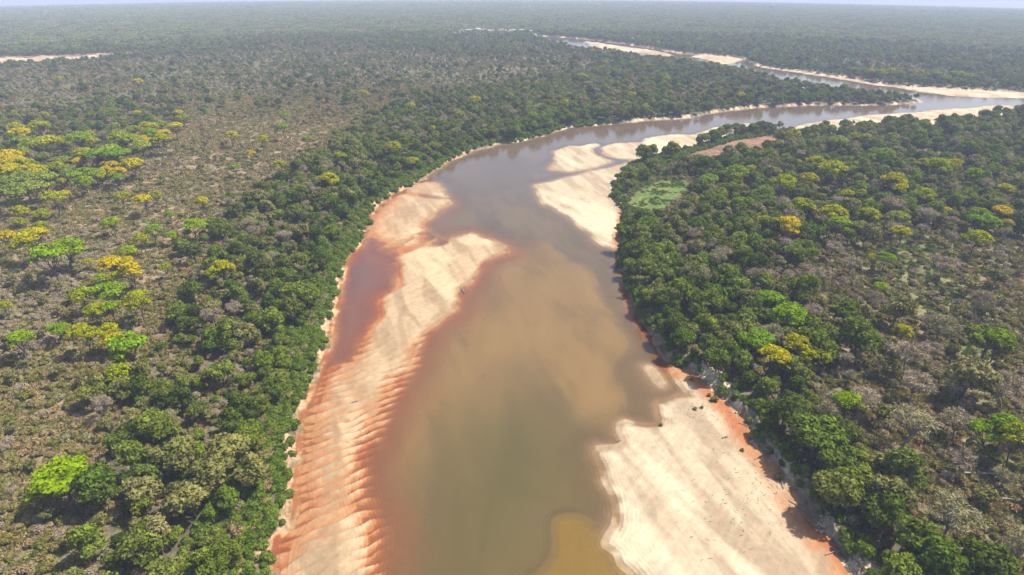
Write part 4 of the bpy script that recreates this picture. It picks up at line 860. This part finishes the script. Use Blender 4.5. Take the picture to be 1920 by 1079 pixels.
# ------------------------------------------------------------------ small things on the sand and in the dry wood
def log_thing(px, py, L_, ang, label, z_off=.25, rad=.22, nb=4, up=0):
    rng = np.random.default_rng(int(px * 7 + py)); g = ground(np.array([px]), np.array([py]), 1.0)[0]
    zz = terrain(np.array([g[0]]), np.array([g[1]]))[0][0]
    root = bpy.data.objects.new('driftwood_log', None); COL.objects.link(root); root.location = (g[0], g[1], zz + z_off); root.rotation_euler = (0, up, ang)
    v, f = tube((-L_ / 2, 0, 0), (L_ / 2, 0, 0), rad, rad * .5, 8, np.array([0, .3, .1]))
    o = link('stem', mesh_np('log_stem', v, f, [MAT['palebark']], smooth_=True)); o.parent = root
    for k in range(nb):
        q = rng.uniform(-.1, .5) * L_; e = rng.normal(0, 1, 3); e[2] = abs(e[2]); e /= np.linalg.norm(e)
        v, f = tube((q, .1, .05), np.array([q, 0, 0]) + e * L_ * .28, rad * .4, rad * .12, 5); o = link('branch', mesh_np('log_branch', v, f, [MAT['palebark']])); o.parent = root
    root['label'] = label; root['category'] = 'log'
log_thing(868, 541, 5.5, 1.9, 'dark snag lying on the middle of the left sandbar beside the water')
log_thing(663, 752, 2.6, .6, 'small forked driftwood on the pale lower part of the left sandbar')
log_thing(1360, 820, 1.8, .3, 'short piece of driftwood high on the lower right sandbar')
log_thing(1160, 705 + 118, 1.6, .2, 'stick at the water edge of the lower right sandbar', rad=.12)
log_thing(1812, 626, 12, -.5, 'fallen grey trunk lying in the dry wood near the right edge', .8, .25, 6)
log_thing(1850, 905, 13, -.1, 'upper pale trunk lying in the lower right undergrowth', .9, .28, 5)
log_thing(1865, 950, 11, -.15, 'lower pale trunk lying in the lower right undergrowth', .9, .25, 5)
log_thing(1149, 440, 1.6, 1.2, 'tiny branch on the sandbar below the right bank grass')
SB = [(1303,767,'brownshrub',.45,'low dry bush on the upper end of the lower right sandbar'),(1316,764,'brownshrub',.4,'small bush just right of the sandbar bush below the cut bank'),
      (1297,711,'scrub',.6,'green bush in the rust-coloured wet corner under the cut bank'),(1330,742,'scrub',.6,'bushy plant at the foot of the cut bank'),
      (1341,751,'scrub',1.1,'olive bush between cut bank and rust-coloured sand'),(1240,795,'scrub',.5,'tiny sprig on the upper left tip of the lower right sandbar'),
      (1462,897,'scrub',1.1,'bush on the bank foot beside the pale landslip'),(1392,845,'scrub',.5,'bush on the rust rim halfway down the right sandbar')]
for px, py, kd, s, lab in SB:
    g = ground(np.array([px]), np.array([py]), .8)[0]; zz = terrain(np.array([g[0]]), np.array([g[1]]))[0][0]
    root = bpy.data.objects.new('sandbar_bush', None); COL.objects.link(root); root.location = (g[0], g[1], max(zz, 0)); root.scale = (s, s, s); root['category'] = 'bush'; root['label'] = lab
    for part, nm in (('crown', 'foliage'), ('trunk', 'stem')):
        c_ = bpy.data.objects.new(nm, PROTO[kd][0][part]); COL.objects.link(c_); c_.parent = root
for px, py, L_, an, lab in [(1352,712,5,.9,'pale branch caught on the upper cut bank'),(1398,796,4,-.6,'grey branch at the bend of the cut bank'),(1428,856,5,.4,'forked dead branch lying against the cut bank shade'),
        (1468,905,4,1.3,'bleached stick on the pale landslip of the cut bank'),(1500,950,6,-.9,'long dead limb hanging down the lower cut bank'),(1566,1036,5,.2,'bleached log at the lowest visible end of the cut bank'),(1318,716,3,2.0,'short root on the rust sand under the upper cut bank')]:
    log_thing(px, py, L_, an, lab, z_off=.3, rad=.13, nb=5)
# saplings standing in front of the far right sandbar
for n, px in enumerate([1590, 1600, 1618, 1632, 1655, 1668]):
    g = ground(np.array([px]), np.array([231 - (px - 1590) * .03]), 5)[0]
    t = plant_tree('scrubtree', g[0], g[1], hz(*g)[0][0], .8, sz=1.5); t['label'] = (ORD[n] + ' slender sapling from the left against the far right sandbar'); t['group'] = 'saplings in front of the far right sandbar'
# crumbled blocks of pale earth on the cut bank
def rubble():
    P = []; F_ = []; rng = np.random.default_rng(5); o = 0
    for (cx, cy, spx, spy, n) in [(1490, 888, 14, 30, 90), (1345, 705, 26, 22, 90), (1372, 752, 10, 30, 70), (1610, 1060, 24, 26, 80), (1415, 825, 8, 16, 40), (1540, 985, 10, 20, 40), (1185, 388, 12, 5, 24)]:
        g = ground(rng.normal(cx, spx * .5, n), rng.normal(cy, spy * .5, n), 1.5); zz = hz(g[:, 0], g[:, 1])[0]
        for (a_, b_), c_ in zip(g, zz):
            s = rng.uniform(.08, .34); v = np.array([(x, y, z) for x in (-1, 1) for y in (-1, 1) for z in (-1, 1)]) * rng.uniform(.6, 1, (8, 3)) * s
            th = rng.uniform(0, 6.28); R_ = np.array([[math.cos(th), -math.sin(th), 0], [math.sin(th), math.cos(th), 0], [0, 0, 1]])
            P.append(v @ R_.T + [a_, b_, c_ + s * .4]); F_.append(np.array([(0, 1, 3, 2), (4, 6, 7, 5), (0, 4, 5, 1), (2, 3, 7, 6), (0, 2, 6, 4), (1, 5, 7, 3)]) + o); o += 8
    link('bank_rubble', mesh_np('bank_rubble', np.concatenate(P), np.concatenate(F_), [plain('pale_earth', (.42, .32, .22), .95, .2)]), kind='stuff', label='crumbled pale earth blocks on the river banks')
rubble()
def debris():
    rng = np.random.default_rng(9); P = []; F_ = []; o = 0
    for (cx, cy, sx, sy, n) in [(1380, 930, 110, 110, 70), (1300, 770, 40, 30, 30), (1100, 400, 40, 40, 20), (760, 400, 40, 25, 18), (790, 560, 40, 60, 25), (660, 830, 40, 90, 30), (1430, 900, 60, 110, 60), (1350, 770, 50, 40, 40)]:
        g = ground(rng.normal(cx, sx * .5, n), rng.normal(cy, sy * .5, n), .5); t_ = terrain(g[:, 0], g[:, 1])
        for (a_, b_), zz, dd in zip(g, t_[0], t_[1]):
            if zz < .12 or dd < .3: continue
            L_ = rng.uniform(.3, 1.3); th = rng.uniform(0, 3.14); e = np.array([math.cos(th), math.sin(th), rng.uniform(-.05, .15)]) * L_ / 2; c_ = np.array([a_, b_, zz + .05])
            v, f = tube(c_ - e, c_ + e, .06, .03, 4, rng.normal(0, .08, 3)); P.append(v); F_.append(f + o); o += len(v)
    link('driftwood_debris', mesh_np('driftwood_debris', np.concatenate(P), np.concatenate(F_), [MAT['bark']]), kind='stuff', label='small twigs and litter strewn over the sandbars')
debris()

# ------------------------------------------------------------------ air
v, f = box(-7200, 7200, -7200, 7200, -190, 128)
hm, t = newmat('haze'); pv = N(t, 'ShaderNodeVolumePrincipled')
pv.inputs['Color'].default_value = (.66, .76, 1.0, 1); pv.inputs['Density'].default_value = 0.00018; pv.inputs['Anisotropy'].default_value = 0
o_ = N(t, 'ShaderNodeOutputMaterial'); t.links.new(pv.outputs[0], o_.inputs['Volume'])
link('haze', mesh_np('haze', v, f, [hm]), kind='stuff')
